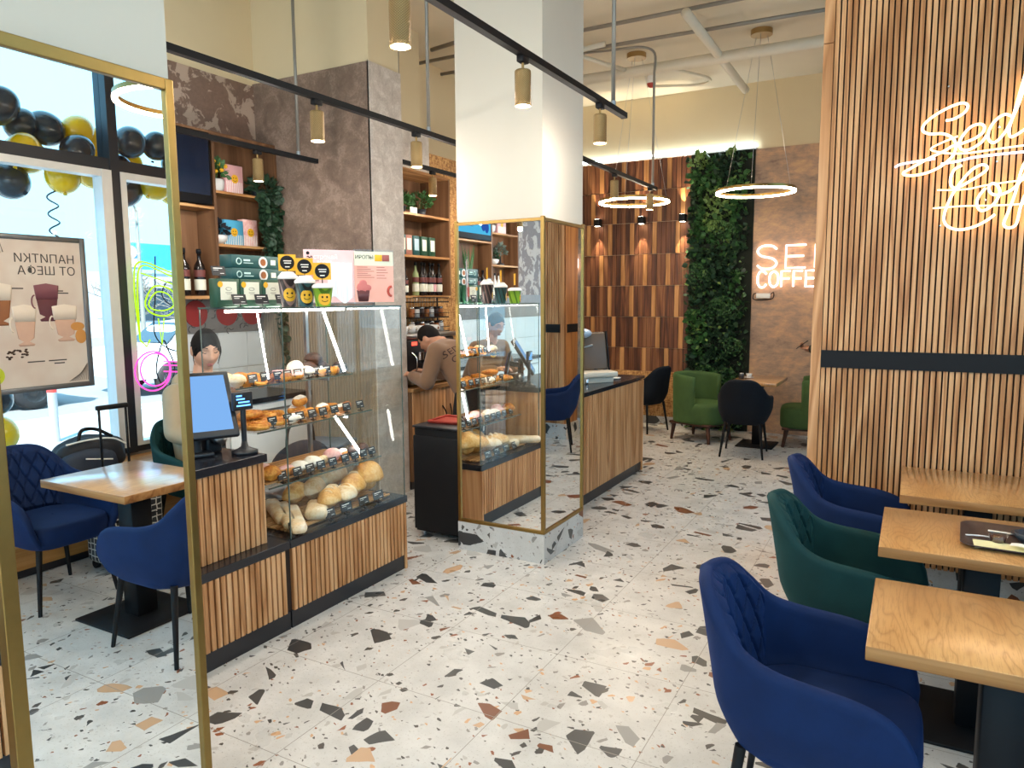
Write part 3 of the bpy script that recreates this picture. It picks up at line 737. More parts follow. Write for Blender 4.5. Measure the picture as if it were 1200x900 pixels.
row([
 (flat_loaf(.34,.07,.045),'baguette',M['breadw'],'long pale baguette at the front left of the case bottom','bread',GB,(-2.835,2.74,Z4),.9),
 (flat_loaf(.34,.07,.045),'baguette',M['breadw'],'long pale baguette second from the front at the left','bread',GB,(-2.93,2.77,Z4),.95),
 (flat_loaf(.32,.07,.045),'baguette',M['breadw'],'long pale baguette third from the front at the left','bread',GB,(-3.03,2.80,Z4),1.0),
 (flat_loaf(.20,.10,.05),'ciabatta_loaf',M['breadw'],'floured flat loaf between baguettes and slashed loaf','bread',GB,(-2.85,2.92,Z4),.7),
 (m_loaf(.20,.115,.075,3,4),'bread_loaf',[M['bread'],M['breadw']],'slashed brown loaf behind the second price card','bread',GB,(-2.86,3.035,Z4),.5),
 (m_loaf(.19,.10,.08,4,0),'bread_loaf',[M['bread'],M['breadw']],'smooth tan loaf at the back left behind the slashed loaf','bread',GB,(-3.09,3.0,Z4),.3),
 (m_loaf(.19,.10,.085,5,0),'bread_loaf',[M['breadw'],M['bread']],'smooth pale loaf at the back beside the tan one','bread',GB,(-3.06,3.115,Z4),.3),
 (m_loaf(.21,.115,.07,6,2),'bread_loaf',[M['breadw'],M['bread']],'floured pale loaf behind the third price card','bread',GB,(-2.86,3.165,Z4),.6),
 (m_loaf(.21,.13,.09,7,1),'bread_loaf',[M['bread'],M['breadw']],'wide seeded loaf behind the fourth price card','bread',GB,(-2.90,3.28,Z4),.5),
 (m_loaf(.24,.14,.12,8,1),'bread_loaf',[M['breadw'],M['bread']],'large pale round loaf at the back right of the case bottom','bread',GB,(-3.10,3.30,Z4),.2),
 (m_loaf(.19,.16,.12,9,0),'bread_loaf',[M['bread'],M['breadw']],'large seeded round loaf at the right end of the case bottom','bread',GB,(-2.90,3.405,Z4),.1),
])
# ---------------------------------------------------------------- on the cash desk
t=thing('till_screen','tilted touch screen till with light blue display on the cash desk','till',(-3.0,2.29,.914),-.45)
Mx=Matrix.Translation((0,0,.245))@Matrix.Rotation(-.55,4,'Y')
MB().rbox(-.018,.012,-.18,.18,-.175,.175,.008,2,0,Mx).build('bezel',M['dplast'],t)
MB().box(.0121,.0131,-.155,.155,-.14,.152,0,Mx).build('display',M['screenblue'],t)
Mr=Matrix.Translation((-.135,.03,.19))@Matrix.Rotation(.2,4,'Y')
r_=MB().rbox(-.012,.012,-.125,.145,-.10,.10,.008,2,0,Mr).box(.0,.10,-.02,.02,-.02,.02,0,Mr).build('rear_display',M['dplast'],t); MB().box(-.0131,-.0121,-.11,.13,-.09,.09,0,Mr).build('display',M['screendeep'],r_)
MB().rbox(-.10,.05,-.07,.07,0,.02,.006,2).cyl((-.03,0,.01),(-.025,0,.22),.03,.024,14).build('stand',M['dplast'],t)
t=thing('customer_display','small pole display with blue text beside the till screen','display',(-2.86,2.455,.914),-.15)
MB().lathe([(0,0),(.062,0),(.062,.014),(.035,.024),(.018,.035),(.013,.06)],n=24).cyl((0,0,.05),(0,0,.23),.013,n=12).build('pole',M['dplast'],t)
h=MB().rbox(-.012,.012,-.055,.05,.215,.305,.006,2).build('display_head',M['dplast'],t)
l=MB()
for i,(a,b) in enumerate(((-.04,-.01),(-.04,.005),(-.03,.03),(-.04,.035))): l.box(.0121,.0128,a,b,.283-i*.016,.290-i*.016)
l.build('lettering',glow('display_text','#5aa0ff',2.0),h)
t=thing('barcode_scanner','small silver lens device on black cradle beside the till','scanner',(-3.02,2.40,.914),0)
MB().rbox(-.06,.02,-.05,.04,0,.10,.01,2).build('cradle',M['dplast'],t)
MB().lathe([(0,0),(.028,0),(.034,.02),(.030,.05),(0,.055)],n=18,M=Matrix.Translation((.02,.0,.075))@Matrix.Rotation(PI/2,4,'Y')).build('lens',M['steel'],t)
# ---------------------------------------------------------------- on top of the glass case
ZT=1.6265
def retail_box(label,y,g):
    t=thing('coffee_box',label,'box',(-3.15,y,ZT),0,g)
    MB().rbox(-.03,.03,-.0735,.0735,0,.147,.003,1).build('carton',M['green_box'],t)
    l=MB().box(.0301,.0306,-.052,.052,.038,.132).build('paper_label',M['cream'],t)
    m=MB().lathe([(0,0),(.016,0)],n=16,M=Matrix.Translation((.0312,-.052,.118))@Matrix.Rotation(PI/2,4,'Y'))
    m.cyl((.0305,-.052,.118),(.0315,-.052,.118),.016,n=16); m.build('badge',M['yellow'],t)
    q=MB(); q.tube([(.0308,.018*math.cos(a),.095+.008*math.sin(a)) for a in [2*PI*i/16 for i in range(16)]],.0012,5,0,True); q.box(.0306,.031,-.02,.02,.074,.077).box(.0306,.031,-.013,.013,.066,.068); q.build('lettering',plain('label_ink','#6d6a5a',.6),l)
    return t
retail_box('green coffee box with cream label, leftmost of three on the case',2.625,'green coffee boxes on the case')
retail_box('green coffee box with cream label, middle of three on the case',2.775,'green coffee boxes on the case')
retail_box('green coffee box with cream label, rightmost of three on the case',2.925,'green coffee boxes on the case')
for i,(zz,lab) in enumerate(((0,'teal flat coffee carton, lower of the stacked pair behind the green boxes'),(.066,'teal flat coffee carton, top of the stacked pair behind the green boxes'))):
    t=thing('coffee_carton',lab,'box',(-3.25,2.90,ZT+.1415+zz*1.06),0,'teal flat cartons on the case')
    MB().rbox(-.045,.05,-.18,.18,0,.069,.003,1).build('carton',M['teal_box'],t)
    p=MB().cyl((.0502,.035,.033),(.051,.035,.033),.031,n=20).cyl((.0511,.035,.033),(.0514,.035,.033),.02,n=18,m=1); p.build('cup_picture',[M['ceramic'],M['browng']],t)
    MB().box(.0502,.0508,.09,.125,.02,.048).build('paper_label',M['cream'],t)
    q=MB().tube([(.0506,-.132+.016*math.cos(a),.034+.016*math.sin(a)) for a in [2*PI*k/18 for k in range(18)]],.003,6,0,True).box(.0502,.0508,-.10,-.055,.036,.046).box(.0502,.0508,-.10,-.035,.024,.028)
    q.build('lettering',plain('pale_ink','#b9d8d4',.5) if i==0 else bpy.data.materials['pale_ink'],t)
t=thing('cardboard_riser','green cardboard riser under the teal cartons','box',(-3.25,2.90,ZT)); MB().rbox(-.045,.05,-.175,.175,0,.141,.003,1).build('carton',M['green_box'],t)
for i,y in enumerate((2.665,2.815,2.96)):
    price_tag('black price card standing before the %s green coffee box'%('leftmost','middle','rightmost')[i],'price cards on top of the case',-3.08,y,ZT,.09,.053)
price_tag('black price card leaning left of the teal cartons','price cards on top of the case',-3.15,2.60,ZT+.148,.085,.05)
def smiley(mb,x,y,z,r,mi,mk):
    mb.cyl((x,y,z),(x+.001,y,z),r,n=24,m=mi)
    for s in (-1,1): mb.box(x+.001,x+.0016,y+s*r*.35-.004,y+s*r*.35+.004,z+r*.1,z+r*.32,mk)
    mb.tube([(x+.0014,y+r*.55*math.cos(a),z-r*.05+r*.45*math.sin(a)) for a in [PI*1.15+PI*.7*k/8 for k in range(9)]],.0018,5,mk)
def cup(label,y,h,body,dom,g='takeaway cups on the case'):
    t=thing('takeaway_cup',label,'cup',(y,2.915,ZT),-.62,g)
    MB().lathe([(0,0),(.038,0),(.0385,.006),(.052,h),(.0525,h)],n=26).build('sleeve',body,t)
    MB().lathe([(.054,h-.004),(.056,h+.004),(.052,h+.012),(.047,h+.016),(.030,h+.022 if not dom else h+.035),(0,h+.022 if not dom else h+.038)],n=26).build('lid',M['whitepl'],t)
    b=MB(); b.surf(lambda u,v:((.0465)*math.cos(.75*(u-.5)*2)*1.0+.0005,.0465*math.sin(.75*(u-.5)*2)*1.0,h*.42+.036*(v-.5)*2*math.sqrt(max(0,1-((u-.5)*2)**2))),20,8)
    b.build('badge',M['yellow'],t)
    f=MB()
    for s in (-1,1): f.ell((.0475,s*.012,h*.42+.008),(.0015,.005,.006),8,6)
    f.tube([(.0478,.018*math.cos(a),h*.42-.002+.014*math.sin(a)) for a in [PI*1.15+PI*.7*k/8 for k in range(9)]],.0016,5); f.build('face_print',M['black'],t)
    c=MB().cbox((.0,.0,h+.085),(.004,.092,.088)).build('price_topper',M['yellow'],t)
    k=MB().cyl((.0021,0,h+.085),(.003,0,h+.085),.038,n=26); k.build('black_disc',M['black'],c)
    w=MB()
    for a,b2,z in ((-.020,.022,.094),(-.016,.020,.082),(-.012,.012,.062)): w.box(.0031,.0036,a,b2,h+z-.002,h+z+.003)
    w.build('lettering',M['paper'],c)
    s=MB().cyl((0,0,h+.02),(0,0,h+.06),.003,n=6).build('stick',M['black'],t)
    return t
def stripes(nm,a,b,sc=12):
    t=NT(nm); w=t.n('ShaderNodeTexWave'); w.inputs['Scale'].default_value=sc; w.inputs['Distortion'].default_value=2; t.l(t.coord('Object',(1,1,.6),(.5,.4,0)),w.inputs[0])
    return t.bsdf(t.ramp(w.outputs[1],[(.80,a),(.9,b)]),.4)
cup('tall dark striped takeaway cup with yellow price topper, leftmost of three',-2.995,.152,stripes('dark_cup','#2c2528','#8a6f6a'),True)
cup('teal patterned takeaway cup with yellow price topper, middle of three',-2.87,.128,stripes('teal_cup','#23555a','#15191c'),True)
cup('lime green takeaway cup with yellow price topper, rightmost of three',-2.745,.100,stripes('lime_cup','#86b52c','#4d7a1c',8),False)
# acrylic poster stand
def poster_mat(nm,c0,c1): 
    t=NT(nm); return t.bsdf(t.ramp(t.noise(t.coord('Object',(3,3,3)),1.5,2),[(.35,c0),(.65,c1)]),.4)
t=thing('poster_stand','pink drinks poster with white drape in an upright acrylic stand','poster',(-2.985,3.235,ZT),-.56)
MB().box(-.006,-.001,-.155,.155,.012,.325).box(-.05,.04,-.16,.16,0,.004).build('stand',M['glass'],t)
pz=MB().box(0,.002,-.15,.15,.02,.322).build('printed_sheet',poster_mat('pink_poster','#e3b4b6','#ecd3d6'),t)
MB().surf(lambda u,v:(.0045+.003*math.sin(9*u*3+v*2),-.01+.14*(u-.03)+.012*v*(u-.5),.035+.215*v+.02*math.sin(u*7)*(1-v)),22,14).build('white_drape_print',plain('drape_white','#dbe6ee',.5,0,.06,14),pz)
dd=MB().lathe([(.018,0),(.024,.05),(.026,.055),(.012,.075),(0,.08)],n=14,M=Matrix.Translation((.0028,-.085,.14))@Matrix.Diagonal((.06,1,1,1))); dd.build('drink_print',M['pinkg'],pz)
text('lettering','стречай',M['paper'],.036,pz,(.0026,-.095,.27),(PI/2,0,PI/2),.0004)
text('lettering','весну',M['paper'],.030,pz,(.0026,-.075,.243),(PI/2,0,PI/2),.0004)
k=MB().cyl((.0026,-.125,.302),(.003,-.125,.302),.010,n=12).tube([(.003,-.13+i*.006,.28+.006*math.sin(i*2)) for i in range(6)],.003,5); k.build('logo_print',M['black'],pz)
t=thing('menu_poster','coral pink syrup menu poster with red dessert cup picture','poster',(-2.835,3.455,ZT),-.56)
MB().box(-.006,-.001,-.13,.12,.012,.33).box(-.05,.04,-.13,.12,0,.004).build('stand',M['glass'],t)
pz=MB().box(0,.002,-.125,.115,.02,.235).build('printed_sheet',poster_mat('coral_poster','#dd9f90','#e6b3a6'),t)
MB().box(0,.002,-.125,.115,.235,.318).build('header_print',plain('sage_header','#cfd3c0',.5),pz)
text('lettering','ИРОПЫ',M['black'],.030,pz,(.0026,-.12,.275),(PI/2,0,PI/2),.0004)
l=MB()
for i in range(11): l.box(.0022,.0026,-.11 if i%2 else -.11,-.045+.02*((i*7)%3),.225-i*.012,.228-i*.012) if i<6 else l.box(.0022,.0026,.01,.06+.01*(i%3),.225-(i-6)*.016,.228-(i-6)*.016)
l.build('lettering',plain('menu_ink','#8d4a40',.5),pz)
MB().rbox(.0022,.006,.0,.045,.262,.30,.002).build('sweet_print',M['yellow'],pz); MB().rbox(.0022,.006,.047,.09,.262,.30,.002).build('berry_print',M['lip'],pz)
MB().lathe([(.03,0),(.040,.065)],n=18,M=Matrix.Translation((.0028,-.075,.025))@Matrix.Diagonal((.06,1,1,1))).build('cup_print',plain('plum_print','#54262b',.5),pz)
MB().ell((.0028,-.075,.105),(.003,.045,.028),16,10,0,None,lambda p:1+.12*math.sin(8*p[1])).ell((.0028,-.075,.13),(.003,.025,.022),14,8).build('cream_print',plain('berry_cream','#c4706d',.5),pz)
MB().tube([(.003,.10+.022*math.cos(a),.085+.028*math.sin(a)) for a in [PI*.5+PI*k/10 for k in range(11)]],.008,6).build('berry_print',M['red'],pz)
# ---------------------------------------------------------------- long shelf cabinet on the back wall
t=thing('shelf_cabinet','long brown wall cabinet of open shelves and screen bays behind the counter','shelf unit',(0,0,0))
xa,xb=-5.03,-4.80; zb_,zt_=1.70,2.955
DIV=[-.96,-.25,.80,1.85,2.90,3.955,4.585]
c=MB().box(xa,xa+.02,DIV[0],DIV[-1],zb_,zt_); c.build('back_panel',M['cab'],t)
MB().box(xa,xb,DIV[0],DIV[-1],zt_-.024,zt_).build('top_board',M['cab'],t)
MB().box(xa,xb,DIV[0],DIV[-1],zb_-.024,zb_).build('bottom_board',M['oak_y'],t)
for y in DIV: MB().box(xa,xb,y-.012,y+.012,zb_,zt_-.024).build('upright',M['cab'],t)
for i in range(len(DIV)-1):
    y0,y1=DIV[i]+.012,DIV[i+1]-.012
    for z in ((2.515,2.105) if i in (0,5) else (2.385,)): MB().box(xa+.02,xb,y0,y1,z-.02,z).build('shelf',M['oak_y'],t)
# menu screens
for i in range(1,5):
    y0,y1=DIV[i]+.03,DIV[i+1]-.03
    on=i==1
    t=thing('menu_screen',('bright blue menu screen at the far left of the wall cabinet','dark menu screen beside the bright blue one','dark menu screen left of the last dark screen','dark navy menu screen above the two bottles in the wall cabinet')[i-1],'screen',(-4.79,(y0+y1)/2,2.395),0,'menu screens on the wall cabinet')
    w=(y1-y0)/2
    Mx=Matrix.Rotation(.0,4,'Y')
    MB().rbox(-.03,.0,-w,w,0,.54,.006,1).build('bezel',M['black'],t)
    p=MB().box(.0005,.0015,-w+.02,w-.02,.07,.525).build('display',M['screencyan'] if on else M['tvdark'],t)  # lit screens dimmed by slanting view; the dimness is put into their colour
    if on:
        q=MB()
        for k in range(9): q.box(.0016,.002,-.05,.12+.03*(k%3),.47-k*.04,.478-k*.04)
        q.build('lettering',plain('menu_screen_ink','#14507a',.5),p)
        MB().lathe([(.06,0),(.075,.22)],n=14,M=Matrix.Translation((.0018,.33,.12))@Matrix.Diagonal((.01,1,1,1))).build('drink_print',glow('drink_glow','#d59a4a',.8),p)
        MB().ell((.0018,-.30,.20),(.0015,.06,.09),12,8).ell((.0018,-.38,.16),(.0015,.05,.07),12,8).build('fruit_print',glow('fruit_glow','#2b4f9f',.6),p)
def leafy(mb,c,r,n,ls,rnd,m=0,dr=(0,0,0),thick=.0):
    for i in range(n):
        a=rnd.uniform(0,2*PI); e=math.acos(rnd.uniform(-.35,1)); d=Vector((math.sin(e)*math.cos(a),math.sin(e)*math.sin(a),math.cos(e)))
        p=Vector(c)+Vector((d.x*r[0],d.y*r[1],d.z*r[2]))*rnd.uniform(.55,1)
        leaf(mb,p,d+Vector(dr),ls*rnd.uniform(.7,1.25),rnd,m)
def leaf(mb,p,d,l,rnd,m=0,wf=.42):
    p=Vector(p); d=Vector(d).normalized(); s=d.cross(Vector((rnd.uniform(-1,1),rnd.uniform(-1,1),rnd.uniform(-1,1))))
    if s.length<1e-3: s=d.orthogonal()
    s.normalize(); n=d.cross(s); w=l*wf
    mb.add([p,p+d*l*.35+s*w*.8+n*l*.06,p+d*l*.7+s*w*.6+n*l*.03,p+d*l-n*l*.08,p+d*l*.7-s*w*.6+n*l*.03,p+d*l*.35-s*w*.8+n*l*.06,p+d*l*.4-n*l*.05],
           [(0,1,6),(1,2,6),(2,3,6),(3,4,6),(4,5,6),(5,0,6)],m,True)
def potted(nm,label,loc,pot,potm,fol,rnd_seed,r,n,ls,cat='plant',flowers=None,group=None,m2=None):
    t=thing(nm,label,cat,loc,0,group); rnd=random.Random(rnd_seed)
    MB().lathe(pot,n=22).build('pot',potm,t)
    h=max(z for _,z in pot); b=MB()
    leafy(b,(0,0,h+r[2]*.55),r,n,ls,rnd)
    for i in range(7): b.tube(catmull([(0,0,h*.8),(rnd.uniform(-.3,.3)*r[0],rnd.uniform(-.3,.3)*r[1],h+r[2]*.5),(rnd.uniform(-.8,.8)*r[0],rnd.uniform(-.8,.8)*r[1],h+r[2]*1.1)],4),.0025,5)
    b.build('foliage',fol,t)
    if flowers:
        f=MB()
        for i in range(flowers[1]): f.ell((rnd.uniform(-.9,.9)*r[0],rnd.uniform(-.9,.9)*r[1],h+r[2]*rnd.uniform(.3,1.5)),.016,8,6)
        f.build('flowers',flowers[0],t)
    return t
POT=[(0,0),(.045,0),(.065,.03),(.07,.085),(.062,.10),(.055,.10),(.055,.085),(0,.085)]
BOWL=[(0,0),(.03,0),(.065,.03),(.075,.065),(.068,.075),(.06,.065),(0,.055)]
potted('potted_flower','white pot of yellow flowers on the top shelf of the wall cabinet',(-4.90,4.045,2.515),POT,M['ceramic'],M['leaf'],4,(.075,.07,.09),70,.05,'plant',(M['yellow'],14))
def gift(label,loc,w,h,mat,stripe=None,rz=0,g='boxed gifts on the wall cabinet'):
    t=thing('gift_box',label,'box',loc,rz,g)
    MB().rbox(-.035,.035,-w/2,w/2,0,h,.004,1).build('carton',mat,t)
    b=MB()
    n=int(w/.018)
    for i in range(n): b.box(.0351,.0356,-w/2+i*.018+.004,-w/2+i*.018+.010,.004,h*.42)
    b.build('stripes',M['paper'],t)
    s=MB(); smiley(s,.0358,0,h*.52,.034,0,1); s.build('badge',[M['yellow'],M['black']],t)
    return t
gift('pink gift box with yellow badge beside the yellow flowers',(-4.885,4.195,2.515),.17,.225,M['pinkbox'])
gift('blue gift box with yellow badge beside the dark bowl plant',(-4.885,4.165,2.105),.19,.20,M['bluebox'])
gift('pale gift box behind the trailing ivy on the second shelf',(-4.90,4.345,2.105),.15,.22,M['pinkg'])
potted('potted_plant','white bowl with dark bushy plant on the second cabinet shelf',(-4.88,4.03,2.105),BOWL,M['ceramic'],plain('navy_foliage','#151a26',.8,0,.3),9,(.07,.06,.06),60,.05)
def bottle(label,loc,g,h=.31,r=.036,mat=None,cap=None,lab=True,lm=None):
    t=thing('syrup_bottle',label,'bottle',loc,0,g)
    MB().lathe([(0,0),(r*.95,0),(r,.006),(r,h*.58),(r*.85,h*.66),(r*.36,h*.76),(r*.34,h*.92),(r*.42,h*.925),(r*.42,h*.95),(0,h*.95)],n=22).build('glass_body',mat or M['bottle'],t)
    MB().lathe([(r*.40,h*.90),(r*.44,h*.90),(r*.44,h),(0,h)],n=16).build('cap',cap or M['black'],t)
    if lab:
        MB().lathe([(r*1.01,h*.12),(r*1.015,h*.13),(r*1.015,h*.34),(r*1.01,h*.35)],n=22).build('paper_label',lm or M['cream'],t)
        MB().lathe([(r*1.01,h*.40),(r*1.015,h*.41),(r*1.015,h*.54),(r*1.01,h*.55)],n=22).build('neck_label',plain('wine_label','#6a3630',.5) if 'wine_label' not in bpy.data.materials else bpy.data.materials['wine_label'],t)
    return t
bottle('dark labelled bottle under the dark menu screen, left of two',(-4.88,3.70,1.70),'bottles under the menu screen',.36,.042)
bottle('dark labelled bottle under the dark menu screen, right of two',(-4.88,3.84,1.70),'bottles under the menu screen',.36,.042)
# trailing ivy
t=thing('trailing_ivy','long dark ivy trailing down past the cabinet shelves','plant',(-4.80,4.44,2.52)); rnd=random.Random(5)
MB().lathe([(0,0),(.05,0),(.06,.05),(.055,.06),(0,.05)],(-.09,.03,0),n=16).build('pot',M['darkcer'],t)
b=MB()
leafy(b,(-.02,.02,.06),(.12,.11,.10),150,.05,rnd)
for k in range(15):
    y=rnd.uniform(-.10,.12); x=rnd.uniform(.015,.06); L=rnd.choice((.9,1.2,1.35,1.5)) if -.06<y<.11 else .6
    P=[(x-.06,y*.4,.06),(x,y,.03)]+[(x+rnd.uniform(-.012,.012),y+rnd.uniform(-.02,.02)+.05*j*.25,-L*j/8) for j in range(1,9)]
    c=catmull(P,5); b.tube(c,.0028,5)
    for i,p in enumerate(c[6:]):
        if i%1==0:
            leaf(b,p,(rnd.uniform(.1,1),rnd.uniform(-1,1),rnd.uniform(-.9,.1)),rnd.uniform(.04,.07),rnd,0,.6)
b.build('foliage',M['leafd'],t)
# things in the near bay, seen in the column mirror
potted('potted_plant','small white pot on the top shelf at the far left of the cabinet',(-4.89,-.36,2.515),POT,M['ceramic'],M['leafd'],14,(.06,.05,.05),40,.05)
gift('pink gift box at the far left of the wall cabinet',(-4.885,-.60,2.515),.22,.24,M['pinkbox'])
potted('ball_plant','round clipped grey green ball plant on a stem in the cabinet',(-4.89,-.62,2.105),[(0,0),(.05,0),(.045,.03),(.012,.035),(.012,.12),(0,.12)],M['darkcer'],plain('sage_leaf','#6c7a70',.7,0,.3),15,(.075,.075,.11),160,.04)
potted('potted_plant','white bowl with dark plant at the far left of the cabinet',(-4.87,-.40,2.105),BOWL,M['ceramic'],M['leafd'],16,(.07,.06,.05),50,.05)
for i,(y,lab) in enumerate(((.62,'tall green snake plant left of the dark jar in the screen bay'),(.18,'tall spiky grass plant right of the dark jar in the screen bay'))):
    t=thing('snake_plant',lab,'plant',(-4.89,y,1.70)); rnd=random.Random(30+i)
    MB().lathe([(0,0),(.05,0),(.06,.10),(0,.09)],n=18).build('pot',M['darkcer'],t)
    b=MB()
    for k in range(16 if i==0 else 26):
        a=rnd.uniform(0,6.28); s=.02 if i==0 else .07; h=rnd.uniform(.35,.55)
        b.tube([(0.02*math.cos(a),.02*math.sin(a),.08),(.03*math.cos(a),.03*math.sin(a),.08+h*.5),((.03+s)*math.cos(a)*.7,(.03+s)*math.sin(a),.08+h)],[.010,.012,.001],5)
    b.build('foliage',M['leaf'],t)
bottle('dark bottle right of the spiky grass in the screen bay',(-4.88,-.02,1.70),'bottles in the bright screen bay',.34,.042)
bottle('dark bottle nearest the divider in the bright screen bay',(-4.88,-.14,1.70),'bottles in the bright screen bay',.33,.042)
t=thing('storage_jar','fat black jar between the two tall plants','jar',(-4.89,.42,1.70)); MB().lathe([(0,0),(.075,0),(.08,.02),(.08,.24),(.06,.27)],n=22).build('jar_body',M['dplast'],t); MB().lathe([(.064,.265),(.066,.30),(0,.31)],n=22).build('lid',M['black'],t)
for i,y in enumerate((-.45,-.55)):
    bottle('slim white bottle on the bottom shelf at the far left, %s of two'%('nearer' if i==0 else 'farther'),(-4.88,y,1.70),'slim white bottles',.30,.026,M['whitepl'],M['black'],False)
t=thing('teal_tin','teal tin behind the slim white bottles','tin',(-4.96,-.35,1.70)); MB().lathe([(0,0),(.06,0),(.06,.13)],n=20).build('tin_body',M['bluebox'],t); MB().lathe([(.062,.125),(.062,.14),(0,.142)],n=20).build('lid',M['steel'],t)
# working counter along the back wall
t=thing('work_counter','long white-fronted work counter along the back wall behind staff','counter',(0,0,0))
MB().box(-5.02,-4.50,-1.0,4.55,.08,.86).build('body',M['whitepl'],t); MB().box(-5.02,-4.47,-1.0,4.57,.86,.90).build('worktop',M['blackstone'],t); MB().box(-5.0,-4.55,-1.0,4.5,0,.08).build('plinth',M['kick'],t)
for i in range(7): 
    d=MB().rbox(-4.50,-4.482,-.98+i*.785,-.21+i*.785,.10,.85,.004,1).build('door',M['whitepl'],t); MB().box(-4.482,-4.465,-.90+i*.785,-.3+i*.785,.79,.805).build('handle',M['steel'],d)
t=thing('work_stool','grey steel step stool behind the glass case','stool',(-3.75,3.95,0),.3)
MB().rbox(-.17,.17,-.19,.19,.60,.63,.008).build('seat',plain('stool_grey','#5b6470',.4),t)
for sx in (-1,1):
    for sy in (-1,1): MB().cyl((sx*.14,sy*.16,.60),(sx*.2,sy*.2,0),.014,n=8).build('leg',M['steel'],t)
MB().box(-.18,.18,-.185,-.17,.28,.30).box(-.18,.18,.17,.185,.28,.30).build('stretcher',M['steel'],t)
t=thing('dark_bag','large dark blue shoulder bag on a shelf behind the case','bag',(-3.56,3.52,0),.1)
MB().ell((0,0,.60),(.10,.28,.17),24,14,0,None,lambda p:1-.25*max(0,p[2])).build('body',plain('dark_bag_cloth','#1a2130',.8,0,.2),t)
MB().tube(catmull([(0,-.14,.70),(0,-.10,.84),(0,.10,.84),(0,.14,.70)],6),.010,7).build('strap',M['black'],t)
MB().rbox(-.12,.12,-.30,.30,.40,.44,.01).build('shelf_board',M['steel'],t)
for sx in (-.1,.1):
    for sy in (-.28,.28): MB().box(sx-.012,sx+.012,sy-.012,sy+.012,0,.41).build('leg',M['steel'],t)
# ---------------------------------------------------------------- coffee station
t=thing('niche_shelves','recessed brown shelf niche above the coffee station','shelf unit',(0,0,0))
MB().box(-4.66,-4.64,5.6,6.46,1.69,2.90).build('back_panel',M['cab'],t)
MB().box(-4.64,-4.285,5.6,5.625,1.70,2.89).build('side_panel',M['cab'],t); MB().box(-4.64,-4.285,6.435,6.46,1.70,2.89).build('side_panel',M['cab'],t)
for z in (1.70,2.09,2.49,2.90): MB().box(-4.64,-4.28,5.625,6.435,z-.022,z).build('shelf',M['oak_y'],t)
pt=[(0,0),(.04,0),(.055,.07),(0,.06)]
for i,(y,r) in enumerate(((5.64,.06),(5.80,.10),(6.13,.11))):
    potted('potted_plant',('small bushy plant at the left edge of the niche top shelf','wide green bushy plant in the middle of the niche top shelf','tall green bushy plant at the right of the niche top shelf')[i],(-4.42,max(y,5.72) if i==0 else y,2.49),pt,M['darkcer'] if i!=1 else M['darkcer'],M['leaf'],40+i,(r,r,.08+.03*(i==2)),110,.05,'plant',None,'bushy plants on the niche top shelf')
t=thing('name_card','small white card in front of the middle niche plant','card',(-4.31,5.86,2.49)); MB().rbox(-.006,.006,-.055,.055,0,.06,.003,1).build('card',M['paper'],t)
for i,y in enumerate((5.68,5.78,5.90,6.03,6.17)):
    t=thing('coffee_box',('teal box at the left end of the niche middle shelf','red patterned box second on the niche middle shelf','teal box with pale label third on the niche middle shelf','green box with cream label fourth on the niche middle shelf','green box with cream label at the right of the niche middle shelf')[i],'box',(-4.36,y,2.09),0,'boxes on the niche middle shelf')
    MB().rbox(-.05,.05,-.05,.05,0,.19,.003,1).build('carton',(M['teal_box'],plain('patterned_card','#9d6a5c',.5,0,.5,40),M['teal_box'],M['green_box'],M['green_box'])[i],t)
    MB().box(.0501,.0506,-.035,.035,.05,.16).build('paper_label',M['cream'] if i!=2 else plain('pale_blue_label','#a9c4cf',.5),t)
for i,(y,c) in enumerate(((5.68,'k'),(5.75,'k'),(5.95,'g'),(6.03,'k'),(6.10,'k'),(6.17,'k'),(6.25,'p'),(6.33,'k'))):
    bottle('%s bottle, %s from the left on the niche bottom shelf'%({'k':'dark','g':'pale green','p':'pink labelled'}[c],ORD[i]),(-4.37+.02*(i%2),y,1.70),'bottles on the niche bottom shelf',.33 if i>1 else .27,.034,{'k':M['bottle'],'g':plain('green_syrup','#8d9a6a',.2),'p':M['bottle']}[c],None,True,{'k':M['cream'],'g':M['cream'],'p':M['pinkbox']}[c])
t=thing('coffee_cabinet','low oak cabinet with curved handles under the coffee machine','cabinet',(0,0,0))
MB().box(-4.28,-3.76,5.02,6.55,.08,.87).build('body',M['cab'],t); MB().box(-4.28,-3.72,5.0,6.57,.87,.90).build('worktop',M['oak_y'],t); MB().box(-4.2,-3.8,5.05,6.5,0,.08).build('plinth',M['kick'],t)
for i in range(3):
    y=5.03+i*.51
    d=MB().rbox(-3.765,-3.745,y,y+.50,.09,.865,.004,1).build('door',M['oak'],t)
    yh=y+.44 if i%2==0 else y+.06
    MB().tube(catmull([(-3.745,yh,.70),(-3.72,yh+(.02 if i%2==0 else -.02),.64),(-3.72,yh+(.02 if i%2==0 else -.02),.60),(-3.745,yh,.54)],5),.006,7).build('handle',M['black'],d)
t=thing('espresso_machine','black two-group espresso machine on the oak cabinet','coffee machine',(-4.02,5.45,.90))
MB().rbox(-.25,.18,-.38,.38,.10,.42,.02).build('body',M['dplast'],t); MB().rbox(-.25,.24,-.38,.38,.02,.09,.01).build('drip_tray',M['steel'],t)
MB().rbox(-.25,.20,-.40,.40,.42,.46,.01).build('cup_rail',M['steel'],t)
for sy in (-.2,.18):
    g=MB().cyl((.20,sy,.30),(.20,sy,.23),.036,n=16).build('group_head',M['chrome'],t); MB().cyl((.21,sy,.225),(.36,sy,.21),.012,n=8).cyl((.2,sy,.24),(.2,sy,.205),.034,n=14).build('portafilter',M['black'],g)
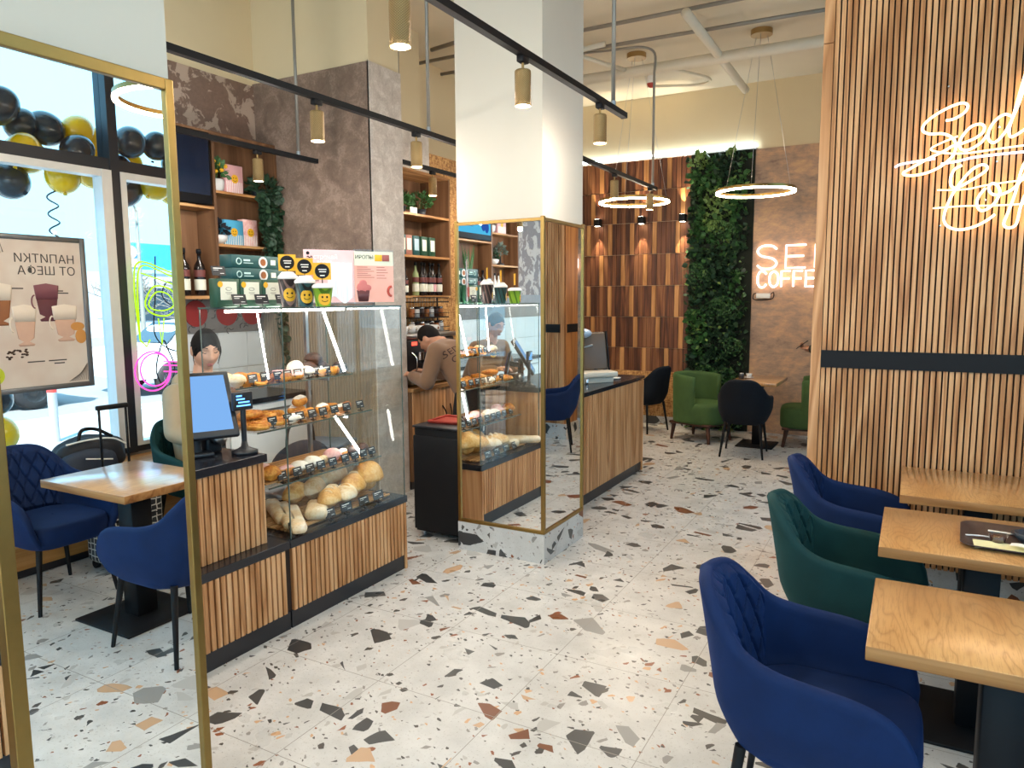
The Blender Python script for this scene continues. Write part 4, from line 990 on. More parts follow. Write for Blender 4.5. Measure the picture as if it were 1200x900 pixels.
for sy in (-.32,.32): MB().tube(catmull([(.19,sy,.30),(.25,sy,.25),(.24,sy,.12)],5),.007,7).build('steam_wand',M['chrome'],t)
MB().box(.1801,.182,-.30,-.22,.36,.39).build('red_indicator',glow('red_digits','#ff4030',2),t)
for sy in (-.35,.35): MB().cyl((-.1,sy,0),(-.1,sy,.03),.02).cyl((.12,sy,0),(.12,sy,.03),.02).build('foot',M['black'],t)
for i in range(6):
    t=thing('coffee_cup','white coffee cup, %s along the top of the espresso machine'%ORD[i],'cup',(-4.0,5.15+i*.115,1.362),0,'cups on the espresso machine'); MB().lathe([(0,0),(.025,0),(.042,.06),(.039,.06),(.022,.005),(0,.005)],n=18).build('bowl',M['ceramic'],t); MB().tube(catmull([(.038,0,.05),(.06,0,.045),(.058,0,.02),(.03,0,.015)],5),.005,6).build('handle',M['ceramic'],t)
t=thing('jug_rack','black wire wall rack of jars above the espresso machine','rack',(-4.27,5.92,1.30))
for z in (.04,.18,.33):
    s=MB().box(0,.14,-.34,.26,z,z+.012).build('shelf',M['black'],t); MB().tube([(.14,-.34,z+.05),(.14,.26,z+.05)],.004,6).build('rail',M['black'],s)
MB().box(0,.008,-.34,-.32,0,.38).box(0,.008,.24,.26,0,.38).build('upright',M['black'],t)
w=MB()
for i in range(13): w.tube([(.005,-.32+i*.045,0),(.005,-.32+i*.045,.38)],.002,5)
w.build('wire_grid',M['steel'],t)
for j,z in enumerate((.192,.052)):
    for i in range(7):
        t=thing('spice_jar','small lidded jar, %s along the %s rack shelf'%(ORD[i],('upper','lower')[j]),'jar',(-4.19,5.63+i*.08,1.30+z),0,'jars on the wire rack'); MB().lathe([(0,0),(.03,0),(.03,.07),(.026,.08)],n=14).build('jar_body',(M['browng'],M['ceramic'],M['choc'])[(i+j)%3],t); MB().lathe([(.028,.078),(.03,.10),(0,.10)],n=14).build('lid',M['black'] if i%2 else M['chrome'],t)
for i,(x,y,h,mm) in enumerate(((-3.80,5.93,.13,'chrome'),(-3.82,6.05,.11,'chrome'),(-3.80,6.17,.20,'ceramic'),(-3.84,6.3,.24,'darkcer'),(-3.92,6.12,.16,'chrome'))):
    t=thing('milk_jug',('small steel milk jug right of the espresso machine','short steel milk jug second from the machine','white tumbler beside the steel jugs','dark shaker at the right end of the coffee cabinet','steel jug behind the white tumbler')[i],'jug',(x,y,.90),0,'jugs beside the espresso machine'); MB().lathe([(0,0),(.042,0),(.046,h*.3),(.034,h*.8),(.038,h),(.034,h),(.03,h*.8),(.04,h*.3),(0,.006)],n=18).build('jug_body',M[mm],t); MB().tube(catmull([(.036,0,h*.9),(.075,0,h*.8),(.07,0,h*.35),(.043,0,h*.3)],5),.005,6).build('handle',M[mm],t)
# ---------------------------------------------------------------- fridge with tray, service bar
t=thing('fridge','low black under-counter fridge beside the mirrored column','fridge',(-2.82,4.37,0))
MB().rbox(-.215,.215,-.29,.19,.03,.775,.008).build('body',M['black'],t); MB().rbox(-.215,.215,-.31,-.293,.05,.72,.006).build('door',M['black'],t)
MB().rbox(-.218,.218,-.312,.195,.775,.79,.004).build('top',M['dplast'],t)
for sx in (-.18,.18):
    for sy in (-.24,.15): MB().cyl((sx,sy,0),(sx,sy,.035),.02,n=10).build('foot',M['steel'],t)
t=thing('service_tray','red plastic tray with crumpled napkin on the black fridge','tray',(-2.83,4.33,.7905),.1)
MB().rbox(-.17,.17,-.13,.13,0,.008,.004).build('base',M['red'],t)
b=MB(); P=[(-.17,-.13),(.17,-.13),(.17,.13),(-.17,.13)]
b.tube([(x,y,.014) for x,y in P],.009,8,0,True); b.build('rim',M['red'],t)
tag(MB().ell((0,0,.028),(.06,.045,.028),16,10,0,None,lambda p:1+.25*math.sin(9*p[0]+4*p[1])*math.cos(7*p[2])).build('napkin',M['paper'],None,(-2.77,4.36,.800)),'crumpled white napkin on the red tray','napkin')
t=thing('service_bar','oak-slat service bar with black top right of the mirrored column','counter',(0,0,0))
XB=-2.255
MB().box(-2.76,XB-.022,4.62,6.70,.09,.885).build('body',M['dark'],t)
slats_y(MB(),XB-.022,XB,4.62,6.70,.092,.884,.033,.0225).build('slat_front',M['oak'],t)
MB().box(-2.76,XB,6.69,6.715,.0,.885).build('end_panel',M['oak'],t)
MB().box(-2.74,XB-.012,4.62,6.55,0,.09).box(-2.74,XB-.012,6.558,6.70,0,.09).build('plinth',M['kick'],t)
MB().box(-2.78,XB+.004,4.61,6.55,.885,.92).box(-2.78,XB+.004,6.552,6.735,.897,.92).build('worktop',M['blackstone'],t,bevel=.002)
t=thing('open_lid_grill','tilted brown panel appliance with cream base on the service bar','appliance',(-2.53,6.0,.9205),-.7)  # open-lid contact grill with its lid tilted back
Mx=Matrix.Translation((-.03,0,.10))@Matrix.Rotation(-.20,4,'Y')
MB().rbox(-.03,.02,-.21,.21,0,.34,.015,2,0,Mx).build('lid',plain('brown_lid','#5d4a38',.4),t)
MB().rbox(-.034,-.026,-.225,.225,-.01,.35,.004,2,0,Mx).rbox(-.03,.024,.21,.225,-.01,.35,.004,2,0,Mx).build('lid_edge',M['black'],t)
MB().tube(catmull([(.022,-.05,.19),(.05,-.045,.2),(.05,.045,.22),(.022,.05,.22)],5),.008,7,0,False,True,Mx).build('handle',M['steel'],t)
MB().rbox(-.12,.16,-.215,.215,.05,.10,.012).rbox(-.10,.12,-.19,.19,.0,.05,.004).build('base',plain('cream_enamel','#d2c9b8',.35),t)
MB().ell((-.09,-.05,.43),(.10,.12,.05),20,10).build('glass_dome',plain('dome_blue_lit','#9fb6cf',.15,0,.3,25),t)  # bluish light reflected by the dome is put into its colour
MB().lathe([(0,0),(.012,0),(.016,.02),(.01,.03),(.018,.045),(0,.05)],(.17,-.1,.0),14).build('knob',M['chrome'],t)
t=thing('takeaway_cup','black paper cup with white print on the service bar','cup',(-2.45,6.18,.9205)); MB().lathe([(0,0),(.034,0),(.046,.115),(.043,.115),(.03,.006),(0,.006)],n=22).build('sleeve',M['dplast'],t)
MB().surf(lambda u,v:(.0415*math.cos(-.7+.35*u),.0415*math.sin(-.7+.35*u),.04+.05*v),6,4).build('lettering',M['paper'],t)
t=thing('takeaway_cup','black paper cup behind the printed cup on the service bar','cup',(-2.52,6.10,.9205)); MB().lathe([(0,0),(.034,0),(.046,.115),(.043,.115),(.03,.006),(0,.006)],n=22).build('sleeve',M['dplast'],t)
t=thing('saucer','small white saucer on the black service bar top','saucer',(-2.40,6.32,.9205)); MB().lathe([(0,.004),(.035,.004),(.055,.014),(.056,.011),(.036,0),(0,0)],n=24).build('plate',M['ceramic'],t)
# ---------------------------------------------------------------- armchairs and tables
def interp(t,K):
    for (a,x),(b,y) in zip(K,K[1:]):
        if t<=b:
            f=(t-a)/(b-a); f=f*f*(3-2*f) if False else f
            return x+(y-x)*f
    return K[-1][1]
def smoothcurve(K,n=80):
    P=catmull([(a,b,0) for a,b in K],12); return [(p.x,p.y) for p in P]
HK=smoothcurve([(0,.835),(.12,.832),(.22,.805),(.32,.745),(.42,.685),(.55,.655),(.75,.635),(.88,.60),(.96,.53),(1.0,.46)])
PK=catmull([(-.285,0,0),(-.275,.11,0),(-.225,.205,0),(-.12,.255,0),(.02,.272,0),(.16,.270,0),(.275,.252,0)],14)
def plan(s):
    k=abs(s)*(len(PK)-1); i=min(int(k),len(PK)-2); p=PK[i].lerp(PK[i+1],k-i)
    return Vector((p.x,p.y if s>=0 else -p.y,0))
def pnorm(s):
    a=plan(max(-1,s-.02));b=plan(min(1,s+.02)); d=(b-a).normalized(); return Vector((d.y,-d.x,0)) if True else d
def shell_pt(s,z,off):
    p=plan(s); n=pnorm(s)
    if n.dot(Vector((p.x,p.y,0)))<0: n=-n
    bk=max(0,1-abs(s)/.45)
    lean=.17*bk+.05
    out=(z-.50)*lean-.05*max(0,(.50-z)/.14)**1.5
    q=p+n*(out+off); return Vector((q.x,q.y,z))
def make_armchair(nm,label,mat,group,loc,rz):
    t=thing(nm,label,'chair',loc,rz,group)
    TH=.042
    def shell(u,v):
        s=2*u-1; top=interp(abs(s),HK); zb=.365
        e=min(1,(1-abs(s))/.06); th=TH*(.45+.55*e**.5)
        if v<.45: return shell_pt(s,zb+(top-th*.5-zb)*(v/.45),0)
        if v<.55:
            a=PI*(v-.45)/.10; r=th*.5
            b=shell_pt(s,top-r,-r*(1-math.cos(a))); return Vector((b.x,b.y,top-r+r*math.sin(a)))
        zi=top-th*.5+(zb+.02-top+th*.5)*((v-.55)/.45); return shell_pt(s,zi,-th)
    m=MB(); nu,nv=73,41; m.surf(shell,nu,nv)
    m.f+= [[j for j in range(nv)],[(nu-1)*nv+j for j in range(nv)][::-1]]; m.m+=[0,0]; m.s+=[True,True]
    m.build('shell',mat,t)
    def quilt(u,v):
        s=(2*u-1)*.39; top=interp(abs(s),HK)-.016; z=.455+(top-.455)*v
        arc=s*.80
        L=.088
        a=(arc+z*.62)/L; b=(arc-z*.62)/L
        d=min(abs(a-round(a)),abs(b-round(b)))
        edge=min(1,min(v,1-v)*14,min(u,1-u)*14)
        puff=.026*edge*(min(1,d/.12)**.5)-.002*(1-edge)
        return shell_pt(s,z,-TH-puff)
    MB().surf(quilt,96,72).build('quilted_back',mat,t)
    def seat(u,v):
        a=2*PI*u; ca,sa=math.cos(a),math.sin(a); e=.45
        x=.035+.245*math.copysign(abs(ca)**e,ca); y=.218*math.copysign(abs(sa)**e,sa)
        if x<-.1: y*=.80+.2*(x+.21)/.11 if x>-.21 else .8
        K=[(0,.345,.80),(.1,.348,.94),(.2,.37,1.0),(.4,.43,1.005),(.55,.458,.985),(.65,.468,.95),(.8,.474,.7),(1,.478,.02)]
        z=interp(v,[(k[0],k[1]) for k in K]); r=interp(v,[(k[0],k[2]) for k in K])
        return Vector((.035+(x-.035)*r,y*r,z))
    MB().surf(seat,56,22,0,True).build('seat',mat,t)
    for sx in (1,-1):
        for sy in (1,-1):
            MB().cyl((.19*sx+.01,.17*sy,.37),(.235*sx+.01,.215*sy,.0),.017,.010,12).build('leg',M['black'],t)
    return t
ca=make_armchair('velvet_armchair','nearest blue velvet armchair with quilted back at the front table',M['vblue'],'velvet armchairs at the wooden tables',(-.20,2.22,0),.0)
cb=make_armchair('velvet_armchair','dark teal velvet armchair between the two blue ones on the aisle side',M['vteal'],'velvet armchairs at the wooden tables',(-.165,3.20,0),.0)
dup(ca,(-.20,4.02,0),.03,'blue velvet armchair at the table against the slatted partition')
dup(ca,(.95,2.24,0),PI,'blue velvet armchair on the window side of the front table')
dup(cb,(1.02,3.31,0),PI+.05,'dark teal velvet armchair on the window side holding the seated customer')
dup(ca,(1.02,4.02,0),PI,'blue velvet armchair on the window side against the slatted partition')
dup(ca,(-.46,7.22,0),-.4,'blue velvet armchair half hidden behind the slatted partition')
def cafe_table(label,x0,x1,y0,y1,px,py,g='oak-topped cafe tables',bs=.225):
    t=thing('cafe_table',label,'table',(px,py,0),0,g)
    tp=MB().rbox(x0-px,x1-px,y0-py,y1-py,.710,.75,.003,2).build('tabletop',[M['oak_t'],M['oak_edge']],t)
    for f in tp.data.polygons:
        if abs(f.normal.z)<.5: f.material_index=1
    MB().rbox(-.058,.058,-.058,.058,.014,.709,.004,1).build('pillar',M['black'],t)
    MB().rbox(-bs,bs,-bs,bs,.0,.014,.003,1).build('base_plate',M['black'],t)
    MB().box(-.14,.14,-.14,.14,.703,.7105).build('mounting_plate',M['black'],t)
    return t
cafe_table('front oak table with bare top in the lower right',-.07,.63,2.04,2.575,.27,2.31)
cafe_table('middle oak table carrying the brown food tray',-.075,.63,2.915,3.495,.27,3.20)
cafe_table('oak table pushed against the slatted partition',-.02,.68,3.745,4.395,.31,4.07)
# food tray on the middle table
t=thing('food_tray','brown plastic food tray with rounded corners on the middle table','tray',(.425,3.19,.7505),-.05)
def rrect(w,d,r,n=6):
    P=[]
    for cx,cy,a0 in ((w-r,d-r,0),(-w+r,d-r,PI/2),(-w+r,-d+r,PI),(w-r,-d+r,1.5*PI)):
        for i in range(n+1): P.append((cx+r*math.cos(a0+PI/2*i/n),cy+r*math.sin(a0+PI/2*i/n)))
    return P
b=MB(); R0,R1=rrect(.205,.145,.04),rrect(.228,.168,.05); n=len(R0)
b.add([(x,y,0.002) for x,y in R0]+[(x,y,.016) for x,y in R1]+[(x*1.02,y*1.02,.017) for x,y in R1]+[(x*1.02,y*1.02,.013) for x,y in R1]+[(x,y,0) for x,y in R0],
      [list(range(n))]+[(k*n+i,k*n+(i+1)%n,(k+1)*n+(i+1)%n,(k+1)*n+i) for k in range(4) for i in range(n)]+[[4*n+i for i in range(n)][::-1]],0,True)
b.build('tray_body',plain('brown_tray','#3a2c2c',.4),t)
def solo2(mb,nm,mats,label,cat,loc,rz=0):
    return tag(mb.build(nm,mats,None,loc,(0,0,rz)),label,cat)
t=thing('sauce_pot','small clear pot of dark red sauce on the food tray','sauce cup',(.31,3.15,.7545)); MB().lathe([(0,0),(.022,0),(.027,.022),(.022,.022),(0,.022)],n=22).build('sauce',plain('red_sauce','#4a1512',.2),t); MB().lathe([(.023,0),(.031,.033),(.0325,.033),(.024,-.0005)],n=22).build('pot',M['glass'],t)
t=thing('bowl','small dark blue bowl on the right of the food tray','bowl',(.41,3.17,.7535)); MB().lathe([(0,0),(.025,0),(.048,.03),(.052,.045),(.048,.045),(.022,.006),(0,.006)],n=26).build('bowl_body',plain('blue_stoneware','#27323f',.3,0,.3,40),t)
solo2(MB().lathe([(0,.0),(.03,0),(.06,.012),(.058,.014),(.03,.004),(0,.004)],n=28),'small_plate',M['darkcer'],'dark small plate behind the blue bowl on the tray','plate',(.42,3.275,.7535))
solo2(MB().rbox(-.04,.04,-.03,.03,0,.035,.012,3),'toast_slice',M['danish'],'piece of golden toast on the dark plate','bread',(.455,3.28,.759),.3)
solo2(MB().surf(lambda u,v:(.13*(u-.5)*2,.055*(v-.5)*2*(1-.25*u),.004+.004*math.sin(7*u)*math.cos(5*v)),18,8),'paper_napkin',plain('pale_yellow_napkin','#e6dfae',.7,0,.05),'crumpled pale yellow paper napkin at the front of the food tray','napkin',(.36,3.085,.7545),.0)
solo2(MB().surf(lambda u,v:(.06*(u-.5)*2,.02*(v-.5)*2,.012+.004*math.sin(6*u)),12,5),'paper_scrap',M['paper'],'torn white paper strip lying on the yellow napkin','paper',(.40,3.07,.7605),-.25)
solo2(MB().tube(catmull([(-.055,0,.004),(0,.0,.006),(.03,0,.003)],5),.003,6).ell((.045,0,.004),(.02,.011,.004),12,8),'plastic_spoon',M['whitepl'],'clear plastic spoon beside the sauce pot','spoon',(.265,3.19,.7545),.1)
solo2(MB().rbox(-.05,.05,-.008,.008,0,.003,.001,1),'sugar_stick',M['paper'],'white sugar stick at the back of the food tray','sugar stick',(.34,3.29,.7545),-.1)
# back seating
def tub_chair(label,loc,rz):
    t=thing('tub_chair',label,'armchair',loc,rz,'green velvet tub chairs at the back table')
    def back(u,v):
        a=PI*(.5+ (u*1.25-.125)); 
        top=.76-.03*abs(2*u-1)**3; zb=.24; th=.06
        if v<.45: z=zb+(top-zb)*(v/.45); r=.30+.02*(z-.24)
        elif v<.55:
            q=PI*(v-.45)/.1; z=top+.03*math.sin(q); r=.31-th*.5*(1-math.cos(q))
        else: z=top-(top-.30)*((v-.55)/.45); r=.31-th
        return Vector((.02+r*1.0*math.cos(a),r*.95*math.sin(a),z))
    m=MB(); nu,nv=40,30; m.surf(back,nu,nv); m.f+=[list(range(nv)),[(nu-1)*nv+j for j in range(nv)][::-1]]; m.m+=[0,0]; m.s+=[True,True]
    m.build('backrest',M['vgreen'],t)
    def seat(u,v):
        a=2*PI*u; e=.62; ca,sa=math.cos(a),math.sin(a)
        K=[(0,.215,.86),(.12,.22,.99),(.3,.30,1.0),(.55,.40,1.0),(.68,.435,.97),(.8,.452,.86),(1,.462,.0)]
        z=interp(v,[(k[0],k[1]) for k in K]); r=interp(v,[(k[0],k[2]) for k in K])
        return Vector((.06+.30*math.copysign(abs(ca)**e,ca)*r,.275*math.copysign(abs(sa)**e,sa)*r,z))
    MB().surf(seat,48,20,0,True).build('seat',M['vgreen'],t)
    MB().rbox(-.22,.33,-.25,.25,.195,.225,.01).build('seat_frame',M['walnut'],t)
    for sx,sy in ((-.18,.2),(-.18,-.2),(.28,.2),(.28,-.2)): MB().cyl((sx,sy,.20),(sx*1.12,sy*1.1,0),.027,.016,12).build('leg',M['walnut'],t)
    return t
tub_chair('green velvet tub chair left of the back table',(-2.20,8.52,0),-.35)
tub_chair('green velvet tub chair right of the back table, partly hidden by the partition',(-.93,8.70,0),PI+.1)
t=thing('bistro_table','small oak table with black base against the weathered plaster wall','table',(-1.50,8.46,0)); MB().rbox(-.25,.25,-.37,.37,.712,.75,.004).build('tabletop',M['oak_t'],t); MB().rbox(-.05,.05,-.05,.05,.014,.712,.004,1).build('pillar',M['black'],t); MB().rbox(-.2,.2,-.22,.22,0,.014,.003,1).build('base_plate',M['black'],t)
t=thing('cup_and_saucer','small white cup on saucer on the back table','cup',(-1.62,8.52,.7505)); MB().lathe([(0,.004),(.03,.004),(.055,.012),(.056,.010),(.03,0),(0,0)],n=22).build('saucer',M['ceramic'],t); MB().lathe([(0,.005),(.02,.005),(.036,.05),(.033,.05),(.018,.01),(0,.01)],n=18).build('cup_body',M['ceramic'],t)
t=thing('condiment_pot','small dark condiment pot on the back table','pot',(-1.68,8.40,.7505)); MB().lathe([(0,0),(.028,0),(.03,.05),(.024,.06)],n=18).build('pot_body',M['darkcer'],t); MB().lathe([(.026,.058),(.026,.066),(0,.07)],n=18).build('lid',M['steel'],t)
def black_chair(label,loc,rz,arms=True):
    t=dup(ca,loc,rz,label,'black upholstered chairs at the back'); t.name='black_armchair'
    for c in t.children:
        if not c.name.startswith('leg'):
            c.data=BLK[c.name.split('.')[0]]
    return t
BLK={}
for c in ca.children:
    nm=c.name.split('.')[0]
    if nm!='leg':
        d=c.data.copy(); d.materials.clear(); d.materials.append(M['vnavy']); BLK[nm]=d
black_chair('black armchair seen from behind at the back table',(-1.53,7.87,0),PI/2+.08)
black_chair('black armchair behind the end of the service bar',(-2.95,8.78,0),PI*.9)
# window side luggage and bench
t=thing('window_bench','low oak-fronted bench under the street window','bench',(0,0,0))
MB().box(1.34,1.88,-3.9,4.42,.06,.46).build('front_panel',M['oak_x'],t); MB().rbox(1.31,1.885,-3.9,4.43,.46,.50,.004).build('seat_board',M['oak_y'],t); MB().box(1.38,1.88,-3.9,4.42,0,.06).build('plinth',M['kick'],t)
t=thing('suitcase','upright honeycomb patterned suitcase with raised trolley handle','suitcase',(1.05,2.75,0),.05)
MB().rbox(-.12,.12,-.19,.19,.05,.60,.03,3).build('case_body',M['hex'],t)
MB().tube([(0.06,-.085,.6),(.06,-.085,1.0)],.008,8).tube([(0.06,.085,.6),(.06,.085,1.0)],.008,8).build('handle_tubes',M['black'],t); MB().rbox(.045,.078,-.10,.10,.99,1.02,.008).build('handle_grip',M['black'],t)
MB().tube([(-.118,-.14,.32),(-.122,.14,.32)],.004,6).tube(catmull([(-.12,-.06,.56),(-.15,-.05,.575),(-.15,.05,.575),(-.12,.06,.56)],4),.008,6).build('zip_and_grip',M['black'],t)
for sx in (-.09,.09):
    for sy in (-.15,.15): MB().cyl((sx,sy-.012,.028),(sx,sy+.012,.028),.028,n=14).build('wheel',M['black'],t)
t=thing('duffel_bag','black and navy duffel bag with white zips on the window bench','bag',(1.58,2.88,.5005),.1)
def bagfn(p): return (1/(abs(p[0])**3.2+abs(p[1])**3.2+abs(p[2])**3.2)**(1/3.2))*.90+.06*math.sin(5*p[1]+2*p[2])+.05*math.sin(7*p[0]+3*p[1])-.16*max(0,-p[2]-.4)
MB().ell((0,0,.135),(.15,.24,.13),32,20,0,None,bagfn).build('bag_body',plain('bag_black','#1c1e25',.75,0,.25,10,.3),t)
MB().ell((-.06,-.04,.105),(.12,.20,.095),28,16,0,None,bagfn).build('side_pocket',plain('bag_navy','#2b3546',.75,0,.2,10,.3),t)
MB().tube(catmull([(-.10,-.20,.235),(-.11,-.05,.25),(-.11,.1,.235),(-.10,.20,.17)],6),.006,6).tube(catmull([(-.18,-.12,.14),(-.19,0,.12),(-.18,.05,.11)],5),.005,6).build('zip',M['paper'],t)
MB().tube(catmull([(-.09,-.12,.24),(-.06,-.08,.31),(-.02,.03,.30),(-.05,.12,.24)],6),.012,7).build('strap',M['black'],t)
# ---------------------------------------------------------------- track lights and ring lamps
def track(label,x,y0,y1,z=2.74):
    t=thing('light_track',label,'light track',(x,0,0)); MB().box(-.018,.018,y0,y1,z,z+.032).build('rail',M['black'],t)
    MB().box(-.019,.019,y1,y1+.012,z-.001,z+.033).build('end_cap',M['black'],t); return t
TR=[('A',-1.6,-3.5,4.32,2.74,'black ceiling light track running nearest the dining tables'),('B',-2.85,-3.5,4.40,2.72,'black ceiling light track above the bread case'),('C',-4.15,-3.5,4.38,2.72,'black ceiling light track along the wall cabinet'),('D',-3.85,5.0,6.6,2.80,'short black light track in front of the coffee niche'),('E',-2.4,4.9,7.42,2.76,'black light track above the service bar')]
TRO={}
for k,x,a,b,z,l in TR: TRO[k]=(track(l,x,a,b,z),x,z)
def stem(k,y,label,top=H,bend=None,z1=None):
    o,x,z=TRO[k]; P=[(0,y,z+.03),(0,y,top-.06)]
    if bend: P=[(0,y,z+.03)]+catmull([(0,y,top-.3),(0,y,top-.12),(bend[0]*.15,y+bend[1]*.15,top-.05),(bend[0]*.4,y+bend[1]*.4,top-.045),(bend[0],y+bend[1],top-.045)],5)
    else: P=[(0,y,z+.03),(0,y,top)]
    s=MB().tube(P,.012,10).build('suspension_tube',M['conduit'],o)
    MB().cyl((0,y,z+.03),(0,y,z+.06),.016,n=12).build('gland',M['steel'],o)
stem('A',4.14,''); stem('B',4.06,'',bend=(.35,0)); stem('C',4.2,''); stem('D',5.06,''); stem('E',7.33,'',bend=(-.8,-.15)); stem('A',.2,''); stem('B',.2,''); stem('C',.2,'')
def knurl():
    t=NT('knurled_brass'); c=t.coord('UV'); v=t.coord('Object')
    sx=t.n('ShaderNodeSeparateXYZ'); t.l(v,sx.inputs[0]); an=t.math('ARCTAN2',sx.outputs[1],sx.outputs[0])
    a=t.math('MULTIPLY',an,24/(2*PI)); b=t.math('MULTIPLY',sx.outputs[2],120)
    p=t.math('PINGPONG',t.math('ADD',a,b),.5); q=t.math('PINGPONG',t.math('SUBTRACT',a,b),.5); h=t.math('MINIMUM',p,q)
    col=t.ramp(h,[(.0,'#6f5938'),(.2,'#a58a5c')])
    return t.bsdf(col,.42,.55,bump=h,bstr=.5,bdist=.006)
M['knurl']=knurl()
def spot_lamp(k,y,label,proto=[]):
    o,x,z=TRO[k]; g='brass spotlights on the ceiling tracks'
    if proto: return dup(proto[0],(x,y,z),0,label,g)
    t=thing('track_spotlight',label,'spotlight',(x,y,z),0,g)
    MB().rbox(-.017,.017,-.03,.03,-.028,.002,.003,1).build('adapter',M['black'],t)
    MB().cyl((0,0,-.06),(0,0,-.025),.006,n=10).build('stem',M['brass'],t)
    MB().lathe([(0,-.058),(.031,-.058),(.036,-.062),(.037,-.07),(.037,-.215),(.033,-.215),(.033,-.20),(.0,-.20)],n=32).build('shade',M['knurl'],t)
    MB().lathe([(0,-.2085),(.0325,-.2085),(.0325,-.203)],n=24).build('bulb',M['bulb'],t)
    proto.append(t); return t
LAMPS=[]
NB={'A':'dining table track','B':'bread case track','C':'wall cabinet track','D':'coffee niche track','E':'service bar track'}
for k,ys in (('A',(3.94,3.02,2.12,.0,-.9,-1.8,-2.7)),('B',(3.92,3.03,1.3,.4,-.5,-1.4,-2.3)),('C',(3.80,2.9,2.0,1.1,.2,-.7)),('D',(5.53,6.3)),('E',(7.25,6.26,5.4))):  # spots near and behind the camera are added, unseen, to brighten the room
    for i,y in enumerate(ys):
        spot_lamp(k,y,'brass cylinder spotlight, %s from the far end of the %s'%(ORD[i],NB[k])); LAMPS.append((TRO[k][1],y,TRO[k][2]-.225,k))
def ring_lamp(label,x,y,z,cx,cy,proto=[]):
    t=thing('ring_pendant',label,'pendant lamp',(x,y,z),0,'gold ring pendant lamps')
    r=.36
    def prof(mb,pr,m,n=72):
        k=len(pr); mb.surf(lambda u,v:(pr[int(round(v*k))%k][0]*math.cos(2*PI*u),pr[int(round(v*k))%k][0]*math.sin(2*PI*u),pr[int(round(v*k))%k][1]),n,k,m,True,True,False)
    m=MB(); prof(m,[(r-.012,0),(r+.012,0),(r+.012,.028),(r-.012,.028)],0); m.build('ring',M['gold'],t)
    m=MB(); prof(m,[(r-.013,-.012),(r+.013,-.012),(r+.013,0.002),(r-.013,.002)],0); m.build('diffuser',M['ledwarm'],t)
    ch=4.2-z
    MB().cyl((cx-x,cy-y,ch-.05),(cx-x,cy-y,ch),.10,n=28).build('canopy',M['brass'],t)
    for i in range(3):
        a=.6+i*2*PI/3; MB().tube([(r*math.cos(a),r*math.sin(a),.028),(cx-x+.06*math.cos(a),cy-y+.06*math.sin(a),ch-.05)],.0018,5).build('wire',M['steel'],t)
    return t
ring_lamp('glowing gold ring pendant on the left in front of the timber wall',-2.69,7.6,2.68,-2.69,7.62)
ring_lamp('glowing gold ring pendant on the right in front of the plant wall',-1.42,7.5,2.68,-1.42,7.56)
ring_lamp('gold ring pendant above the middle dining table',.30,2.80,2.74,.30,2.82)
ring_lamp('added unseen gold ring pendant near the camera that brightens the room',.30,.6,2.70,.30,.62)  # added pendant out of view, brightens the room
# wall sconces
for i,x in enumerate((-3.765,-3.16,-2.62)):
    t=thing('wall_sconce','small black up-down wall light, %s of three on the timber wall'%('leftmost','middle','rightmost')[i],'wall light',(x,9.215,2.66),0,'up-down lights on the timber wall')
    MB().rbox(-.04,.04,-.04,.06,-.045,.045,.004,1).build('housing',M['black'],t)
    MB().box(-.03,.03,-.03,.03,.0455,.047).box(-.03,.03,-.03,.03,-.047,-.0455).build('lens',M['bulb'],t)
# ---------------------------------------------------------------- neon signs
def q6(p,q): return (-.131+(p-75)*.000925,0,2.334+(458-q)*.00097)
def neon(parent,strokes,r,mat,nm='lettering',n=7):
    m=MB()
    for st in strokes: m.tube(catmull([q6(*p) for p in st],n),r,8)
    return m.build(nm,mat,parent)
t=thing('neon_sign','warm white script neon sign on the slatted oak partition','neon sign',(0,4.418,0))
S1=[(310,240),(350,235),(395,210),(410,178),(385,160),(330,172),(260,205),(210,245),(203,280),(240,300),(300,305),(345,330),(366,370),(355,420),(310,465),(250,495),(180,508),(130,503),(118,490),(150,472),(230,430),(310,395),(352,372),(400,362),(450,345),(485,320),(492,290),(470,275),(430,285),(395,325),(380,365),(395,395),(430,398),(480,370),(505,335)]
S2=[(610,252),(580,240),(540,265),(515,310),(515,355),(540,375),(575,345),(605,290),(640,190),(658,100),(668,40),(655,70),(625,220),(605,310),(612,352),(640,345),(690,310),(735,275),(730,250),(705,258),(690,310),(705,352),(750,340),(800,240),(830,110),(815,90),(795,150),(780,300),(795,352),(830,340),(860,290),(850,340),(875,355),(920,310),(960,262),(925,265),(905,310),(925,352),(970,340),(1010,300),(1025,270),(1000,255),(980,300),(995,350),(1040,345),(1080,310)]
C1=[(400,475),(365,495),(350,540),(357,578),(385,588),(440,560),(500,522),(518,497),(495,480),(450,500),(400,560),(355,640),(330,730),(345,780),(400,805),(470,795),(530,765),(567,735)]
C2=[(515,600),(490,635),(480,672),(495,708),(522,710),(560,680),(582,630),(570,592),(545,578),(530,600),(548,632),(590,636),(640,612),(680,560),(700,500),(690,480),(672,520),(650,640),(625,730),(610,785),(630,806),(665,790),(680,700),(700,640),(740,610),(790,540),(800,490),(785,480),(765,540),(735,700),(715,790),(740,805),(770,760),(785,670),(830,640),(865,605),(855,580),(830,590),(815,640),(830,690),(880,680),(930,640),(965,605),(955,580),(930,590),(915,640),(930,690),(985,680),(1020,650)]
SW=[(372,325),(300,350),(252,372),(258,388),(330,408),(420,415),(550,408),(700,400),(1050,385)]
neon(t,[S1,S2,C1,C2],.0062,M['warmneon']); neon(t,[SW],.004,M['warmneon'],'underline')
neon(t,[[(75,458),(100,445),(170,437),(270,430)],[(300,460),(380,452),(450,440),(560,435),(720,432),(1050,425)]],.005,M['coolneon'],'underline')
